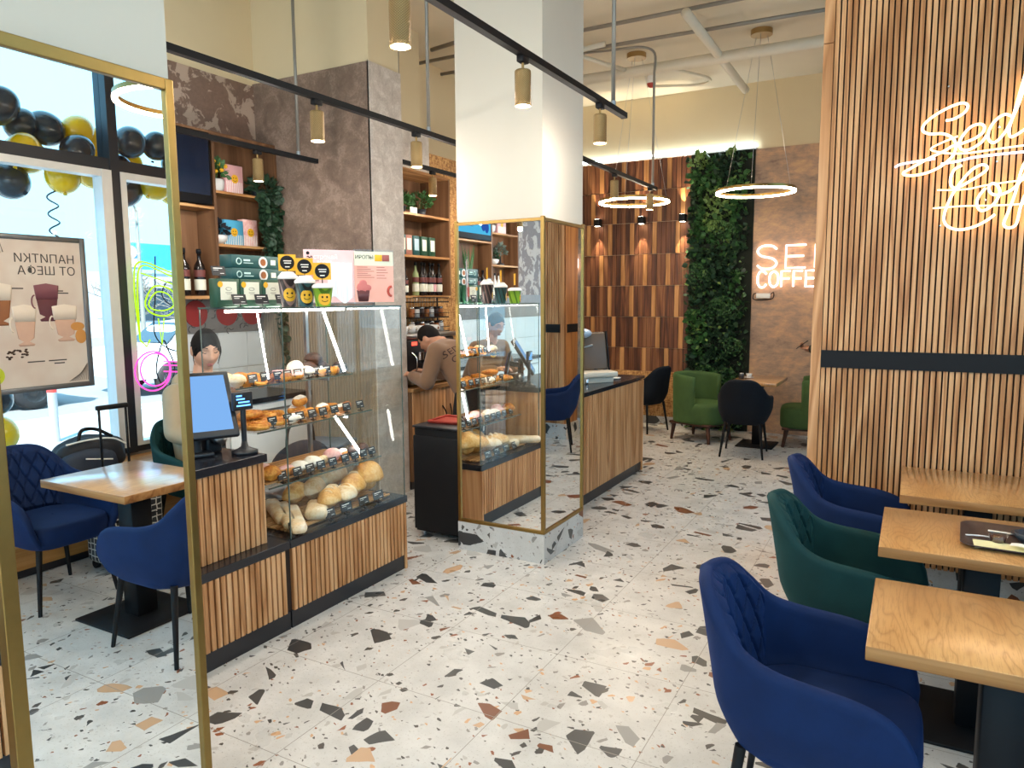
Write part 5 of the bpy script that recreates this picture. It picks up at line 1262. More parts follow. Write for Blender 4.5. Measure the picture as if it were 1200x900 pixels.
neon(t,[[(290,593),(360,598),(440,598),(520,585),(720,570),(1030,560)],[(273,687),(420,684),(560,690),(700,690),(1020,680)]],.0035,M['warmneon'],'underline')
b=MB()
for p in ((265,180),(315,780),(314,68),(560,300),(700,520),(560,470),(230,300),(520,660),(900,300),(900,640)): c=q6(*p); b.cyl((c[0],-.001,c[2]),(c[0],.03,c[2]),.004,n=8)
b.build('stand_off',M['chrome'],t)
t=thing('wall_neon_sign','peach capital letter neon sign on the weathered plaster wall','neon sign',(-1.70,9.235,0))
def outline_letters(word,x,z,h,w,gap,mat,parent,r):
    G={'S':[[(1,.85),(.75,1),(.25,1),(0,.8),(.2,.57),(.8,.43),(1,.2),(.75,0),(.25,0),(0,.15)]],'E':[[(1,1),(0,1),(0,0),(1,0)],[(0,.52),(.9,.52)]],'D':[[(0,0),(0,1),(.5,1),(.9,.8),(1,.5),(.9,.2),(.5,0),(0,0)]],
       'L':[[(0,1),(0,0),(1,0)]],'I':[[(.2,0),(.2,1)]],'C':[[(1,.82),(.72,1),(.3,1),(.03,.75),(0,.5),(.03,.25),(.3,0),(.72,0),(1,.18)]],'O':[[(.5,1),(.12,.85),(0,.5),(.12,.15),(.5,0),(.88,.15),(1,.5),(.88,.85),(.5,1)]],'F':[[(1,1),(0,1),(0,0)],[(0,.52),(.9,.52)]]}
    for ch in word:
        m=MB()
        for st in G[ch]:
            P=[(x+a*w,0,z+b*h) for a,b in st]
            m.tube(catmull(P,6) if ch in 'SCO' else P,r,8)
        m.build('letter',mat,parent); x+=(w if ch!='I' else w*.4)+gap
outline_letters('SEDELICE',0.0,2.005,.265,.22,.105,M['pinkwhite'],t,.011)
outline_letters('COFFEE',.01,1.785,.185,.100,.036,M['pinkwhite'],t,.011)
t=thing('sign_transformer','small wired power box on the wall below the letter neon sign','power box',(-1.70,9.235,1.68)); MB().rbox(-.0,.16,-.012,.03,-.03,.03,.004).build('housing',M['whitepl'],t); MB().tube(catmull([(0,-.005,.03),(-.03,-.005,.02),(-.03,-.005,-.04),(.08,-.005,-.05),(.19,-.005,-.03),(.20,-.005,.04),(.17,-.005,.02)],6),.006,6).build('cable',M['black'],t)
# plant wall
t=thing('plant_wall','tall dark green wall of mixed leaves and ferns beside the timber tiles','plant wall',(-2.15,9.25,0))
MB().box(-.385,.385,.0,.045,.0,3.42).build('backing',plain('plant_backing','#121a10',.9),t)
rnd=random.Random(11); mm=MB()
for i in range(3600):
    x=rnd.uniform(-.38,.33); z=rnd.uniform(.02,3.36); c=math.sin(x*9+z*3.1)+math.sin(z*5.3-x*4)+math.sin(z*1.7+2)
    if x>.20 and rnd.random()<.55: continue
    k=0 if c<-.1 else (1 if c<1.1 else 2)
    if rnd.random()<.2: k=rnd.choice((0,1,2))
    leaf(mm,(x,-.01-rnd.uniform(0,.10)*(1.15-abs(x)/.4*.4),z),(rnd.uniform(-1,1),-rnd.uniform(.3,1.2),rnd.uniform(-.6,1)),rnd.uniform(.045,.095),rnd,k,.5 if k<2 else .3)
for fx,fz in ((.02,1.55),(.1,1.6),(-.1,.75),(.15,.72),(-.25,2.0),(.05,2.5),(.2,1.1)):
    for a in range(9):
        an=2*PI*a/9+fx; d=Vector((math.cos(an),-.8,math.sin(an)))
        for j in range(1,9):
            p=Vector((fx,-.08,fz))+d*.028*j+Vector((0,0,-.0025*j*j))
            for sd in (-1,1): leaf(mm,p,Vector((math.cos(an+sd*1.2),-.2,math.sin(an+sd*1.2))),.05*(1-j/11),rnd,1,.25)
o=mm.build('foliage',[M['leafd'],M['leaf'],M['leafl']],t); o['kind']='stuff'
for x,z in ((-.25,3.38),(.12,3.38)):
    b=MB(); 
    for i in range(22): leaf(b,(x+rnd.uniform(-.05,.05),-.06,z+rnd.uniform(-.06,.04)),(rnd.uniform(-.6,.6),-.6,1),.08,rnd,0,.4)
    b.build('top_sprig',M['leafl'],t)
# ---------------------------------------------------------------- people
def head_mesh(mb,c,yaw,pitch,s=1.0,male=False,roll=0):
    Mx=Matrix.Translation(c)@Matrix.Rotation(yaw,4,'Z')@Matrix.Rotation(pitch,4,'Y')@Matrix.Rotation(roll,4,'X')@Matrix.Scale(s,4)
    def f(u,v):
        a=2*PI*u; t=PI*v; px,py,pz=math.sin(t)*math.cos(a),math.sin(t)*math.sin(a),math.cos(t)
        x,y,z=.098*px,.077*py,.118*pz
        if pz<0: y*=1-.30*pz*pz; x=x*(1-.10*pz*pz) if px<0 else x
        if px>0:
            g=lambda cy,sy,cz,sz:math.exp(-((abs(y)-cy)/sy)**2-((z-cz)/sz)**2)
            x*=.97
            x+=.024*math.exp(-(y/(.011+.006*max(0,-(z+.0))/.03))**2-((z+.022)/.020)**2)+.010*math.exp(-(y/.009)**2-((z-.012)/.022)**2)
            x-=.010*g(.033,.016,.017,.012); x+=.006*g(.030,.026,.036,.009)*(1.3 if male else .7)
            x+=.006*g(0,.020,-.056,.006)+.006*g(0,.018,-.068,.006)-.003*g(0,.024,-.062,.003)
            x+=.010*g(0,.026,-.100,.016)+.005*g(.042,.018,-.02,.02)
        return (x,y,z)
    mb.surf(f,72,56,0,True,False,True,Mx)
    for sy in (-1,1): mb.ell((-.006,sy*.076,-.005),(.022,.010,.033),14,10,0,Mx)
    return Mx
def finish(mb,nm,mats,parent,vox,sm=5):
    o=mb.build(nm,mats,parent); r=o.modifiers.new('r','REMESH'); r.mode='VOXEL'; r.voxel_size=vox; r.use_smooth_shade=True
    if sm:
        q=o.modifiers.new('s','SMOOTH'); q.factor=.5; q.iterations=sm
    return o
def hand(mb,w,d,pn,curl,s=1.0,thumb=1):
    w=Vector(w); d=Vector(d).normalized(); pn=Vector(pn); pn=(pn-d*pn.dot(d)).normalized(); sd=d.cross(pn)*thumb
    mb.capsule(w,w+d*.05*s,.024*s,.022*s)
    for k,(o,l) in enumerate(((-.030,.068),(-.010,.078),(.010,.073),(.028,.058))):
        b=w+d*.075*s-sd*o*s*-1*(-1)*.0+sd*(-o)*s
        mb.capsule(w+d*.02*s+sd*(-o*.6)*s,b,.014*s,.0105*s,0,10)
        cur=d.copy(); p=b
        for j,fr in enumerate((.42,.32,.26)):
            an=curl*(.6+.35*j); cur=(cur*math.cos(an)+pn*math.sin(an)).normalized() if j==0 else (cur*math.cos(an*.9)+(pn*math.cos(curl*.6)-d*math.sin(curl*.6))*math.sin(an*.9)).normalized()
            q=p+cur*l*fr*s; mb.capsule(p,q,.0095*s-.0008*j,.0088*s-.0008*j,0,10); p=q
    a=w+d*.02*s+sd*.022*s; b=a+(d*.6+sd*.7+pn*.35).normalized()*.038*s; c=b+(d*.85+sd*.25+pn*.4).normalized()*.030*s
    mb.capsule(a,b,.014*s,.011*s,0,10); mb.capsule(b,c,.010*s,.008*s,0,10)
def person(label,loc,rz,J,skin,shirt,trous,hair,headyaw=0,headpitch=0,male=False,hood=None,bun=False,curl=.6,hs=1.0,shoes=True,palm=((0,0,-1),(0,0,-1)),fore=True,group=None):
    t=thing('person',label,'person',loc,rz,group)
    V={k:Vector(v) for k,v in J.items()}
    b=MB()
    Mx=head_mesh(b,V['head'],headyaw,headpitch,hs,male)
    b.capsule(V['neck'],V['head']+Mx.to_3x3()@Vector((-.02,0,-.05)),.056,.052)
    b.capsule(V['pelvis'],V['chest'],.105,.115); b.capsule(V['chest'],V['neck'],.10,.06)
    for s in 'LR':
        b.capsule(V['neck'],V['sh'+s],.05,.05); b.capsule(V['sh'+s],V['el'+s],.046,.038); b.capsule(V['el'+s],V['wr'+s],.037,.026)
        d=V['wr'+s]-V['el'+s]; hand(b,V['wr'+s]+d.normalized()*.02,d,palm[0 if s=='L' else 1],curl,1.0,1 if s=='L' else -1)
        b.capsule(V['hip'+s],V['kn'+s],.075,.055); b.capsule(V['kn'+s],V['an'+s],.052,.036)
        f=V['toe'+s]; b.capsule(V['an'+s],f,.036,.026)
    finish(b,'body',skin,t,.0055,3)
    # sweatshirt or jacket
    m=MB(); th=.022 if hood is None else .045
    m.capsule(V['pelvis']+Vector((0,0,.0)),V['chest'],.13+th,.135+th)
    for sy in (-1,1):
        m.capsule(V['pelvis']+Vector((0,sy*.07,.0)),V['chest']+Vector((0,sy*.07,0)),.10+th,.10+th)
    m.capsule(V['chest'],V['neck'],.10+th,.045+th*.6)
    for s in 'LR':
        m.capsule(V['neck']-(V['neck']-V['chest'])*.18,V['sh'+s],.055+th*.6,.060+th*.6); m.capsule(V['sh'+s],V['el'+s],.060+th*.6,.054+th*.5)
        e=V['el'+s].lerp(V['wr'+s],.88 if fore else .15); m.capsule(V['el'+s],e,.054+th*.5,.040+th*.4)
        m.capsule(V['sh'+s],V['chest'],.06+th*.5,.1)
    if hood: m.ell(V['neck']+Vector((-.09,0,.03)),(.07,.13,.09),20,12)
    sh=finish(m,'sweatshirt' if hood is None else 'jacket',shirt,t,.012,6)
    if hood:
        sh.modifiers.new('p','DISPLACE').strength=.0
    m=MB()
    m.capsule(V['hipL'],V['hipR'],.105,.105); m.capsule(V['pelvis'],(V['hipL']+V['hipR'])*.5,.12,.11)
    for s in 'LR':
        m.capsule(V['hip'+s],V['kn'+s],.098,.072); m.capsule(V['kn'+s],V['kn'+s].lerp(V['an'+s],.93),.072,.055)
    finish(m,'trousers',trous,t,.012,5)
    for s in 'LR':
        a,f=V['an'+s],V['toe'+s]; d=(f-a); d.z=0; d.normalize()
        m=MB(); base=Vector((a.x,a.y,f.z-.01)); m.capsule(base-d*.03,base+d*.17,.042,.036); m.capsule(base,a,.045,.05); m.box(-.075,.20,-.04,.04,f.z-.045,f.z-.03,0,Matrix.Translation((a.x,a.y,0))@Matrix.Rotation(math.atan2(d.y,d.x),4,'Z'))
        finish(m,'shoe',M['shoe'],t,.008,3)
    # hair, brows, eyes, lips
    h=MB()
    rr=random.Random(3)
    def cap(u,v):
        a=2*PI*u-PI; c=(1+math.cos(a))/2      # c = 1 at the face, 0 at the back
        side=math.exp(-((abs(a)-1.15)/.28)**2)
        tm=PI*((.34 if bun else .30)+(.30 if not bun else .34)*(1-c)**.55+(.10 if bun else .07)*side)
        t=max(.001,tm*v); px,py,pz=math.sin(t)*math.cos(a),math.sin(t)*math.sin(a),math.cos(t)
        k=1+((.085 if bun else .055)+.012*math.sin(34*a+6*t))*(1-v**6)-.02*v**8
        x,y,z=.098*px*k,.077*py*k,.118*pz*k
        if pz<0: y*=1-.30*pz*pz
        return (x-.003,y,z+.002)
    h.surf(cap,72,26,0,True,False,True,Mx)
    if bun:
        h.ell((-.118,.0,.0),(.045,.05,.055),20,12,0,Mx,lambda p:1+.06*math.sin(9*p[2]+5*p[1]))
        for sy in (-1,1): h.tube([Mx@Vector(q) for q in catmull([(.045,sy*.069,.035),(.035,sy*.078,-.005),(.025,sy*.075,-.05),(.028,sy*.066,-.085)],6)],[.005-.0002*k for k in range(19)],6)
    hb=h.build('hair',hair,t)
    e=MB(); l=MB()
    for sy in (-1,1):
        e.tube([Mx@Vector(q) for q in catmull([(.091,sy*.017,.040),(.089,sy*.033,.045),(.078,sy*.050,.040)],5)],.0032 if male else .0026,6)
        e.tube([Mx@Vector(q) for q in catmull([(.0845,sy*.020,.012),(.0855,sy*.032,.009),(.077,sy*.045,.014)],5)],.0022,6)
    e.build('brows_and_lashes',hair if not male else M['hair'],t)
    l.ell((.095,0,-.0575),(.006,.020,.0045),14,8,0,Mx).ell((.0935,0,-.0665),(.007,.016,.005),14,8,0,Mx); l.build('lips',M['lip'],t)
    return t,V,Mx
STAND=dict(pelvis=(0,0,.95),chest=(.01,0,1.26),neck=(.0,0,1.44),head=(.03,0,1.60),shL=(0,.18,1.40),shR=(0,-.18,1.40),elL=(-.02,.24,1.12),elR=(-.02,-.24,1.12),wrL=(.06,.25,.88),wrR=(.06,-.25,.88),hipL=(0,.09,.92),hipR=(0,-.09,.92),knL=(.02,.10,.50),knR=(.02,-.10,.50),anL=(0,.10,.09),anR=(0,-.10,.09),toeL=(.13,.12,.04),toeR=(.13,-.12,.04))
def pose(**k): d=dict(STAND); d.update(k); return d
# woman at the till
person('woman in a tan sweatshirt with tied-back dark hair looking down behind the case',(-3.72,2.88,0),.0,
  pose(pelvis=(-.05,0,.84),chest=(.0,0,1.07),neck=(.03,0,1.20),head=(.075,0,1.375),shL=(.02,.165,1.16),shR=(.02,-.165,1.16),elL=(.08,.20,.93),elR=(.08,-.20,.93),wrL=(.28,.12,.96),wrR=(.28,-.12,.96),hipL=(-.05,.085,.82),hipR=(-.05,-.085,.82),knL=(.0,.09,.45),knR=(.0,-.09,.45)),
  M['skin2'],M['shirt'],M['trouser'],M['hair'],-.38,.30,False,None,True,.5,.98,palm=((0,0,-1),(0,0,-1)))
# man seen in the column mirror
tm,V,_=person('man in a tan sweatshirt bending over the till, seen in the column mirror',(-3.78,1.62,0),.25,
  pose(pelvis=(-.12,0,.86),chest=(.0,0,1.08),neck=(.07,0,1.23),head=(.13,0,1.405),shL=(.04,.19,1.18),shR=(.04,-.19,1.18),elL=(.08,.25,.94),elR=(.08,-.25,.94),wrL=(.28,.14,.98),wrR=(.28,-.14,.98),hipL=(-.12,.09,.86),hipR=(-.12,-.09,.86),knL=(-.04,.10,.46),knR=(-.04,-.10,.46),anL=(-.08,.10,.09),anR=(-.08,-.10,.09),toeL=(.05,.12,.04),toeR=(.05,-.12,.04)),
  M['skin'],M['shirt'],M['trouser'],M['hairgrey'],.1,.42,True,None,False,.5,1.0)
from mathutils.bvhtree import BVHTree
def print_on(t,src,nm,mat,O,U,Vv,N):
    dg=bpy.context.evaluated_depsgraph_get(); dg.update()
    sh=[c for c in t.children if c.name.startswith('sweatshirt')][0]
    bv=BVHTree.FromObject(sh,dg); O=Vector(O);U=Vector(U).normalized();N=Vector(N).normalized();Vv=N.cross(U).normalized()
    for v in src.data.vertices:
        p=O+U*v.co.x+Vv*v.co.y; h=bv.ray_cast(p+N*.4,-N)
        v.co=(h[0] if h[0] else p)+N*(.003+v.co.z)
    src.location=(0,0,0); src.rotation_euler=(0,0,0); src.parent=t; return src
q=MB(); q.cyl((0,0,0),(0,0,.001),.034,n=28)
q.tube([(.018*math.cos(a),.018*math.sin(a),.002) for a in [PI*1.15+PI*.7*k/8 for k in range(9)]],.0025,5,1)
for sx in (-1,1): q.box(sx*.012-.004,sx*.012+.004,.004,.014,.001,.003,1)
print_on(tm,q.build('chest_print',[M['yellow'],M['black']]),'',None,(.15,.045,1.12),(0,1,0),None,(1,0,.2))
# barista bent over the espresso machine
tb,V,_=person('barista in a tan sweatshirt with back lettering bent over the espresso machine',(-3.30,5.16,0),PI+.10,
  pose(pelvis=(-.06,0,.92),chest=(.10,0,1.17),neck=(.215,0,1.29),head=(.335,0,1.325),shL=(.17,.19,1.24),shR=(.17,-.19,1.24),elL=(.22,.25,.98),elR=(.20,-.24,.99),wrL=(.44,.14,1.02),wrR=(.44,-.12,1.03),hipL=(-.06,.09,.90),hipR=(-.06,-.09,.90)),
  M['skin'],M['shirt'],M['trouser'],M['hair'],0,.62,True,None,False,.7,1.0,fore=True)
sp=plain('shirt_print','#3a241a',.8)
for wd,dz in (('SEDELICE',.0),('COFFEE',-.075)):
    o=text('lettering',wd,sp,.078,None,ext=.0004,align='CENTER',sp=1.12)
    print_on(tb,o,'',None,Vector((.0,.05,1.24))+Vector((.6,0,.8))*dz,(0,-1,0),None,(-.8,.25,.6))
# person with a phone beyond the partition
person('person in a dark olive jacket holding a phone, mostly hidden by the partition',(-.66,8.86,0),PI,
  pose(elR=(.06,-.22,1.10),elL=(.10,.20,1.08),wrL=(.345,.08,1.085),wrR=(.30,-.10,1.06)),
  M['skin'],M['oliv'],M['trouser'],M['hair'],0,.5,True,True,False,.9,palm=((0,0,1),(0,0,1)))
t=thing('phone','dark smartphone held up in front of the olive jacket','phone',(-1.105,8.80,1.125),0); Mx=Matrix.Rotation(.9,4,'Y'); MB().rbox(-.004,.004,-.036,.036,-.07,.08,.003,2,0,Mx).build('phone_body',M['black'],t); MB().box(.0041,.0046,-.032,.032,-.064,.074,0,Mx).build('display',M['tvdark'],t)
# seated customer on the window side
person('seated customer in a beige padded jacket on the window side of the middle table',(1.05,3.42,0),PI+.0,
  pose(pelvis=(-.06,0,.58),chest=(-.12,0,.86),neck=(-.12,0,1.05),head=(-.06,0,1.22),shL=(-.11,.18,1.01),shR=(-.11,-.18,1.01),elL=(-.02,.26,.78),elR=(-.02,-.26,.78),wrL=(.20,.20,.70),wrR=(.20,-.16,.70),hipL=(-.05,.10,.55),hipR=(-.05,-.10,.55),knL=(.36,.22,.50),knR=(.36,-.12,.50),anL=(.52,.42,.09),anR=(.46,-.12,.09),toeL=(.66,.46,.04),toeR=(.58,-.12,.04)),
  M['skin'],M['puffer'],M['trouser'],M['hair'],0,.2,True,True,False,.5)
LA,LR,SKY,SUN,EXPO,LP,LS=10,14,2.0,8.0,1.08,.75,.5
# ---------------------------------------------------------------- street outside the window
struct(MB().box(2.05,8.2,-12,26,-.3,-.12).build('pavement',M['pavers']))
struct(MB().box(8.2,60,-30,70,-.3,-.2).build('road',M['asphalt']))
struct(MB().box(8.05,8.2,-12,26,-.3,-.08).build('kerb',plain('kerb_stone','#a9abac',.8)))
t=thing('bollard','grey steel bollard with two red bands on the pavement','bollard',(6.28,5.22,-.12)); MB().cyl((0,0,0),(0,0,.82),.055,n=18).lathe([(0,.82),(.055,.82),(.04,.85),(0,.855)],n=18).build('post',plain('bollard_grey','#9aa0a4',.4,.3),t); MB().cyl((0,0,.64),(0,0,.70),.0565,n=18).cyl((0,0,.75),(0,0,.80),.0565,n=18).build('red_band',plain('bollard_red','#d43c38',.4),t)
def car(label,loc,rz,paint):
    t=thing('car',label,'car',loc,rz)
    side=[(-2.15,.35),(-2.2,.75),(-2.1,.95),(-1.35,1.0),(-.85,1.42),(.55,1.45),(1.15,1.02),(1.95,.88),(2.15,.70),(2.15,.35)]
    P=[(p.x,p.y) for p in catmull([(a,b,0) for a,b in side],4)]
    def body(u,v):
        i=min(int(u*(len(P)-1)+.5),len(P)-1); x,z=P[i]; w=.86 if z<.95 else .86-(z-.95)*.42
        y=-w+2*w*v; e=abs(2*v-1)
        return Vector((x*(1-.02*e**6),y,z-(.05*e**8 if z>.6 else 0)))
    m=MB(); m.surf(body,len(P),17)
    n=len(P)
    m.f+=[[i*17 for i in range(n)],[i*17+16 for i in range(n)][::-1]]; m.m+=[0,0]; m.s+=[False,False]
    m.build('body',paint,t)
    g=MB()
    for sy in (-1,1):
        for xs in ([(-1.18,1.03),(-.80,1.36),(-.20,1.39),(-.20,1.03)],[(-.12,1.03),(-.12,1.39),(.50,1.39),(1.0,1.05)]):
            vs=[(x,sy*(.868-(max(z,.95)-.95)*.42),z) for x,z in xs]+[(x,sy*(.85-(max(z,.95)-.95)*.42),z) for x,z in xs]
            g.add(vs,[(0,1,2,3),(7,6,5,4)]+[(i,(i+1)%4,4+(i+1)%4,4+i) for i in range(4)])
    g.add([(1.13,-.72,1.06),(1.13,.72,1.06),(.60,.62,1.43),(.60,-.62,1.43)],[(0,1,2,3)]); g.add([(-1.36,-.72,1.03),(-1.36,.72,1.03),(-.90,.62,1.42),(-.90,-.62,1.42)],[(3,2,1,0)])
    g.build('windows',M['carglass'],t)
    for x in (-1.35,1.35):
        for sy in (-1,1):
            w=MB().lathe([(.20,-.10),(.30,-.10),(.335,-.06),(.335,.06),(.30,.10),(.20,.10)],n=28,M=Matrix.Translation((x,sy*.80,.335))@Matrix.Rotation(PI/2,4,'X')).build('wheel',M['rubber'],t)
            h=MB().cyl((x,sy*.86,.335),(x,sy*.90,.335),.205,n=24); 
            h.build('hub_cap',M['steel'],w)
    l=MB()
    for sy in (-1,1): l.rbox(2.06,2.17,sy*.62-.16,sy*.62+.16,.66,.78,.03).rbox(-2.2,-2.12,sy*.66-.12,sy*.66+.12,.72,.88,.02)
    l.build('lamps',M['framew'],t); return t
car('white car parked at the kerb beyond the right window pane',(10.4,10.9,-.2),PI/2+.12,M['carwhite'])
car('grey car parked at the kerb behind the drinks poster',(11.0,5.7,-.2),PI/2+.06,M['cargrey'])
t=thing('shop_building','long low building with blue fascia across the street','building',(34,24,-.2)); MB().box(0,8,-14,30,0,3.4).build('wall',plain('far_wall','#b6bcc2',.8),t); MB().box(-.2,0,-.6,4.5,3.6,5.0).build('blue_fascia',plain('fascia_blue','#2f8fc4',.6),t)
MB().cyl((-.25,.9,4.5),(-.2,.9,4.5),.33,n=20).box(-.25,-.2,.4,1.4,3.7,4.15).build('emblem',plain('emblem_pink','#e8c3c4',.6),t)
for i in range(5): w=MB().box(-.05,.02,-11+i*6,-7.5+i*6,.8,2.6).build('window',M['carglass'],t)
t=thing('street_lamp','tall grey street lamp post across the road','street lamp',(22,17.3,-.2)); MB().cyl((0,0,0),(0,0,5.2),.09,.05,12).tube(catmull([(0,0,5.1),(-.1,-.2,5.4),(-.3,-.7,5.5)],5),.04,7).build('post',M['conduit'],t); MB().rbox(-.5,-.2,-1.1,-.6,5.44,5.54,.03).build('lamp_head',M['conduit'],t)
for i,(x,y,h) in enumerate(((26,19.5,3.6),(27,23.5,4.2),(25,14.5,3.2),(28,28,4.0))):
    t=thing('bare_tree',('bare grey tree left of the street lamp across the road','bare grey tree right of the street lamp across the road','bare grey tree farthest left across the road','bare grey tree farthest right across the road')[i],'tree',(x,y,-.2)); rnd=random.Random(60+i)
    m=MB(); m.cyl((0,0,0),(0,0,h*.5),.10,.06,8); m.build('trunk',plain('bark_grey','#7b7670',.9) if i==0 else bpy.data.materials['bark_grey'],t)
    m=MB()
    for k in range(70):
        a=rnd.uniform(0,6.28); e=rnd.uniform(.2,1.4); l=rnd.uniform(.5,1)*h*.55; z=rnd.uniform(.15,.55)*h
        d=Vector((math.cos(a)*math.cos(e),math.sin(a)*math.cos(e),math.sin(e)))
        p=Vector((0,0,z)); P=[p,p+d*l*.5+Vector((rnd.uniform(-.1,.1),rnd.uniform(-.1,.1),.05)),p+d*l]
        m.tube(catmull(P,3),.018,4)
        for q in range(5):
            b=P[1].lerp(P[2],rnd.random()); m.tube([b,b+Vector((rnd.uniform(-.5,.5),rnd.uniform(-.5,.5),rnd.uniform(0,.6)))],.010,4)
    m.build('branches',bpy.data.materials['bark_grey'],t)
# balloon garland outside the transom
def balloon_mesh(mb):
    return mb.ell((0,0,0),(.14,.14,.165),28,20,0,None,lambda p:1-.12*max(0,-p[2])**2).cyl((0,0,-.155),(0,0,-.175),.012,.018,10)
by=balloon_mesh(MB()).mesh('balloon_yellow',M['balloony']); bk=balloon_mesh(MB()).mesh('balloon_dark',M['balloonk'])
rnd=random.Random(21)
B=[(2.95,2.78,'y'),(3.02,2.98,'k'),(2.72,2.84,'y'),(2.80,3.05,'k'),(3.20,2.99,'k'),(3.10,2.80,'y'),(3.33,2.84,'k'),(3.42,3.02,'y'),(2.98,2.60,'k'),(3.22,2.64,'y'),(3.52,2.72,'y'),(3.62,2.96,'y'),(3.76,2.98,'k'),(3.72,2.76,'k'),(3.90,2.86,'y'),(4.0,2.99,'k'),(4.05,2.70,'y'),(3.85,2.64,'k'),(4.18,2.88,'k'),(4.25,2.98,'y'),(4.30,2.68,'y'),(2.62,3.0,'y'),(2.55,2.78,'k'),(2.45,2.95,'y'),(2.40,2.70,'k'),(2.25,2.88,'y'),(2.12,2.74,'k'),(4.42,2.82,'k')]
PRO={}
for i,(y,z,c) in enumerate(B):
    o=bpy.data.objects.new('balloon',by if c=='y' else bk); COL.objects.link(o)
    o.location=(2.36+.12*((i*7)%3-1)+ .02*rnd.random(),y,z-.07); o.rotation_euler=(rnd.uniform(-.9,.9),rnd.uniform(-.9,.9),rnd.uniform(0,6)); s=rnd.uniform(.72,.98); o.scale=(s,s,s)
    nxt=sum(1 for q in B[:i] if q[2]==c)
    tag(o,'%s balloon, %s of its colour in the window garland from the poster side'%({'y':'yellow','k':'charcoal'}[c],ORD[sorted([q for q in B if q[2]==c]).index((y,z,c))]),'balloon','balloon garland over the window')
for i,(y,z,c) in enumerate(((2.72,.72,'y'),(2.70,.98,'k'),(2.60,1.2,'k'))):
    o=bpy.data.objects.new('balloon',by if c=='y' else bk); COL.objects.link(o); o.location=(2.38,y,z); o.scale=(.8,.8,.8)
    tag(o,('low yellow balloon tied outside under the drinks poster','charcoal balloon just above the low yellow one','charcoal balloon at the lower corner of the drinks poster')[i],'balloon','low balloons by the window')
tag(MB().tube([(2.36,2.5,.40),(2.38,2.7,.60)],.004,5).tube([(2.36,2.5,-.12),(2.36,2.5,1.3)],.010,6).build('balloon_pole',M['conduit']),'thin pole holding the low balloons outside the window','pole')
P=[(2.30+.035*math.cos(i*.55),3.16+.035*math.sin(i*.55),2.52-i*.0105) for i in range(44)]
tag(MB().tube(P,.006,6).build('curl_ribbon',M['balloonk']),'dark curled ribbon hanging from the balloon garland','ribbon')
# poster on the street pane
t=thing('window_poster','grey framed drinks poster hanging on the street window','poster',(1.86,2.70,1.09))
MB().box(-.004,.004,-.375,.375,.0,.985).build('backing_board',plain('poster_back','#c6bfb9',.6),t)
f=MB()
f.rbox(-.016,.008,-.40,-.365,-.025,1.01,.004,1).rbox(-.016,.008,.365,.40,-.025,1.01,.004,1).rbox(-.016,.008,-.365,.365,-.025,.01,.004,1).rbox(-.016,.008,-.365,.365,.975,1.01,.004,1)
f.build('frame',plain('poster_frame','#6f747a',.35,.4),t)
pr=MB().box(-.0052,-.0042,-.365,.365,.01,.975).build('printed_sheet',poster_mat('beige_poster','#cdbfb6','#d8d0c8'),t)
ink=plain('poster_ink','#3b3a3c',.6)
RX=(PI/2,0,-PI/2)
text('lettering','НАПИТКИ',ink,.08,pr,(-.0056,.325,.83),RX,.0006); text('lettering','ОТ ШЕФА',ink,.08,pr,(-.0056,.325,.75),RX,.0006)
def glassprint(y,z,h,w,col,foam,nm):
    D=Matrix.Translation((-.0056,y,z))@Matrix.Diagonal((.012,1,1,1))
    MB().lathe([(w*.30,0),(w*.36,.012),(w*.12,.03),(w*.34,h*.2),(w*.5,h*.9)],n=18,M=D).build('drink_print',col,pr)
    MB().lathe([(w*.45,h*.62),(w*.5,h*.9),(w*.52,h),(0,h*1.06)],n=18,M=Matrix.Translation((-.0004,0,0))@D).build('foam_print',foam,pr)
    MB().tube([(-.0060,y-w*.5-.02*math.sin(a),z+h*.55+h*.18*math.cos(a)) for a in [PI*k/8 for k in range(9)]],.005,5).build('handle_print',foam,pr)
brn=plain('coffee_print','#8e5a38',.5,0,.2); cr=plain('foam_print','#eadfd2',.5,0,.05); pl=plain('berry_drink_print','#5c2c3a',.5,0,.2); pk=plain('milk_print','#c9a796',.5,0,.1)
glassprint(-.18,.42,.26,.17,brn,cr,''); glassprint(-.03,.28,.26,.15,pk,cr,''); glassprint(.12,.44,.24,.16,pl,plain('berry_top_print','#83505c',.5),''); glassprint(.23,.30,.24,.17,pk,cr,'')
m=MB()
for i in range(26): m.ell((-.006,-.16+.13*R.random(),.20+.06*R.random()),(.001,.010,.006),8,6)
m.build('coffee_bean_print',plain('bean_print','#3a241a',.5),pr)
m=MB()
for i in range(16): m.tube([(-.006,-.36+i*.014,.97),(-.006,-.37+i*.016,.80+.006*i)],.0022,4)
for i in range(12): m.tube([(-.006,.36-i*.012,.02),(-.006,.36-i*.004,.14-.006*i)],.0018,4)
m.build('palm_leaf_print',plain('palm_print','#6a625d',.6),pr)
MB().ell((-.006,.31,.40),(.001,.05,.03),12,8).ell((-.006,.33,.33),(.001,.04,.05),12,8).build('waffle_print',plain('waffle_print','#c98f4c',.6),pr)
m=MB(); m.cyl((-.0056,-.24,.10),(-.0066,-.24,.10),.06,n=24); m.build('badge',plain('badge_lime','#b9c932',.5),pr)
m=MB(); m.tube([(-.007,-.24+.03*math.cos(a),.10+.03*math.sin(a)) for a in [PI*1.1+PI*.8*k/8 for k in range(9)]],.004,5).box(-.0074,-.0066,-.262,-.252,.11,.13).box(-.0074,-.0066,-.228,-.218,.11,.13); m.build('face_print',ink,pr)
m=MB()
for y,z,w in ((.18,.64,.10),(.20,.625,.13),(-.06,.655,.07),(.02,.17,.11),(.16,.17,.12),(.17,.15,.07)): m.box(-.0062,-.0054,y-w/2,y+w/2,z,z+.008)
m.build('lettering',ink,pr)
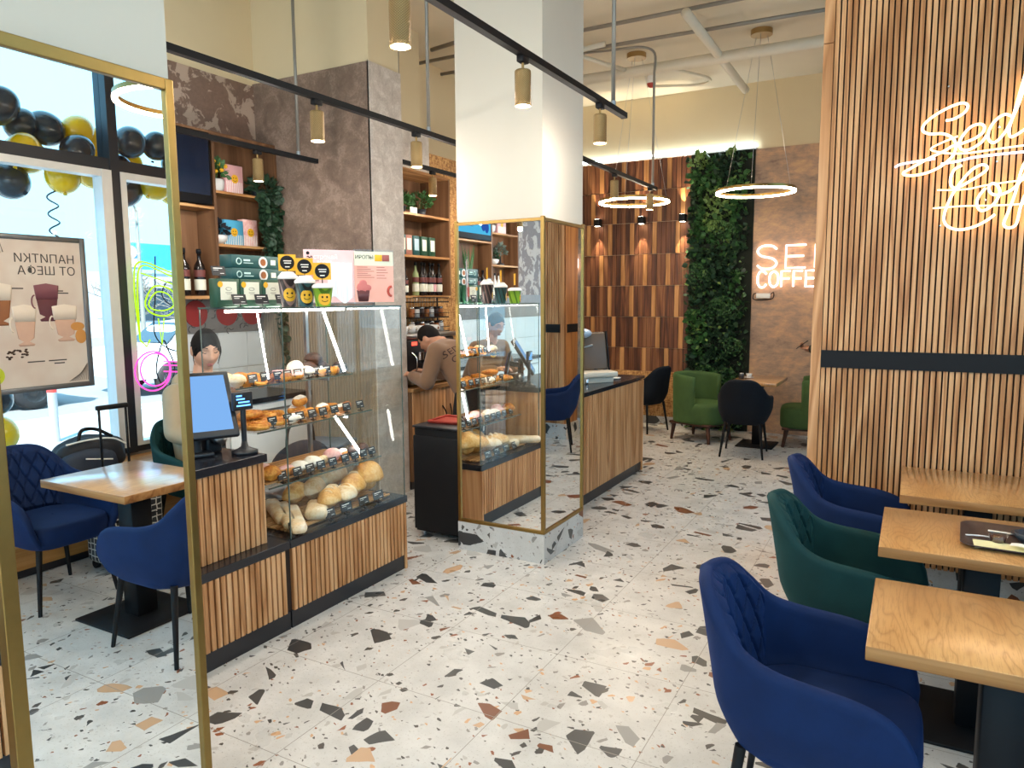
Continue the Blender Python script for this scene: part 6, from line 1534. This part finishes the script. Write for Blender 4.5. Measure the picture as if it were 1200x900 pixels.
# neon cup sign in the right pane
t=thing('window_neon_sign','lime and pink neon tube drawing with black cable loops in the right window pane','neon sign',(1.80,3.6,1.15))
def fl3(P): return [(x,y,z) for (y,z),x in zip(P,[0]*len(P))]
m=MB()
for o in (0,.025): 
    m.tube(catmull(fl3([(-.16,.22+o),(-.18+o,.62),(-.13+o,.80-o),(.10,.74-o),(.30,.66-o),(.32,.45)]),7),.006,7)
m.tube(catmull(fl3([(-.10,.50),(-.02,.62),(.12,.60),(.18,.48),(.08,.40),(-.05,.42)]),7,True),.006,7,0,True); m.tube(catmull(fl3([(-.07,.50),(0,.58),(.10,.56),(.14,.48),(.06,.44),(-.04,.45)]),7,True),.005,7,0,True)
m.tube(fl3([(-.16,.22),(-.11,.17),(-.08,.22)]),.006,7).tube(fl3([(.0,.38),(.02,.18),(.05,.38)]),.005,7).tube(fl3([(-.12,.72),(.28,.60)]),.005,7)
m.build('lime_tube',M['lime'],t)
m=MB()
for cy,cz,r in ((-.07,-.02,.15),(-.05,-.01,.125),(.30,-.02,.12)): m.tube([(0,cy+r*math.cos(a),cz+r*math.sin(a)) for a in [2*PI*k/30 for k in range(30)]],.006,7,0,True)
for z in (.0,.03,-.05): m.tube(fl3([(.02,z+.02),(.2,z),(.36,z+.03)]),.005,7)
m.build('pink_tube',M['pinkneon'],t)
m=MB()
m.tube(catmull([(.02,.02,.85),(.02,.0,.55),(.02,-.02,.25),(.02,.15,.12),(.02,.36,.16)],7),.005,6).tube(catmull([(.02,.04,.2),(.02,-.03,-.02),(.02,.05,-.16),(.02,.13,-.02),(.02,.08,.14)],7,True),.005,6,0,True).tube(catmull([(.02,.12,.66),(.02,.06,.55),(.02,.18,.46),(.02,.26,.58)],7,True),.004,6,0,True).tube(catmull([(.02,.2,1.1),(.02,.23,.95),(.02,.19,.82),(.02,.2,.66)],7),.005,6)
m.build('cable',M['black'],t)
# ---------------------------------------------------------------- light
def light(nm,ty,loc,e,col=(1,1,1),rot=(0,0,0),**k):
    d=bpy.data.lights.new(nm,ty); d.energy=e; d.color=col
    for a,b in k.items(): setattr(d,a,b)
    o=bpy.data.objects.new(nm,d); COL.objects.link(o); o.location=loc; o.rotation_euler=rot; return o
EN={'A':LA,'B':LA*1.0,'C':LA*.8,'D':LA*.8,'E':LA*.8}
for x,y,z,k in LAMPS:
    light('lamp_light','POINT',(x,y,z-.012),EN[k]*LP,(1,.90,.80),shadow_soft_size=.028)
    light('lamp_beam','SPOT',(x,y,z-.006),EN[k]*LS,(1,.90,.80),spot_size=2.75,spot_blend=1.0,shadow_soft_size=.028)
for x in (-3.765,-3.16,-2.62):
    for s in (1,-1): light('sconce_beam','SPOT',(x,9.215,2.66+s*.055),26,(1,.80,.55),(0 if s<0 else PI,0,0),spot_size=.75,spot_blend=.35,shadow_soft_size=.01)
w=bpy.data.worlds.new('sky'); S.world=w; w.use_nodes=True; nt=w.node_tree; bg=nt.nodes['Background']
bg.inputs[0].default_value=srgb('#84c0e2'); bg.inputs[1].default_value=SKY
light('sun','SUN',(20,-10,30),SUN,(1,.97,.92),Euler((math.radians(34),math.radians(-28),0)),angle=.01)
# daylight portals in the window openings, the rear one added
for loc,rot,sx,sy in (((1.95,.25,2.1),(0,PI/2,0),3.2,8.4),((1.95,7.2,2.1),(0,PI/2,0),3.2,4.1),((-1.3,-4.1,2.1),(PI/2,0,0),6.4,3.2)):
    o=light('window_portal','AREA',loc,1,rot=rot); o.data.shape='RECTANGLE'; o.data.size=sx; o.data.size_y=sy; o.data.cycles.is_portal=True
# ---------------------------------------------------------------- camera
cd=bpy.data.cameras.new('camera'); cam=bpy.data.objects.new('camera',cd); COL.objects.link(cam)
cd.sensor_fit='HORIZONTAL'; cd.sensor_width=36; cd.lens=853.99/1200*36; cd.clip_start=.02; cd.clip_end=200
pt,ro,ya=.116060364,-.00630799514,.504054541
F=Vector((-math.sin(ya),math.cos(ya),0)); RR=Vector((math.cos(ya),math.sin(ya),0)); Zv=Vector((0,0,1))
fw=math.cos(pt)*F-math.sin(pt)*Zv; up=math.sin(pt)*F+math.cos(pt)*Zv
r_=math.cos(ro)*RR+math.sin(ro)*up; u_=-math.sin(ro)*RR+math.cos(ro)*up
cam.matrix_world=Matrix(((r_.x,u_.x,-fw.x,0),(r_.y,u_.y,-fw.y,0),(r_.z,u_.z,-fw.z,1.66),(0,0,0,1)))
S.camera=cam
S.cycles.max_bounces=14; S.cycles.diffuse_bounces=8; S.cycles.glossy_bounces=8; S.cycles.transparent_max_bounces=24
S.view_settings.view_transform='Standard'; S.view_settings.look='None'; S.view_settings.gamma=1; S.view_settings.exposure=EXPO
try: S.view_settings.use_curve_mapping=False
except Exception: pass
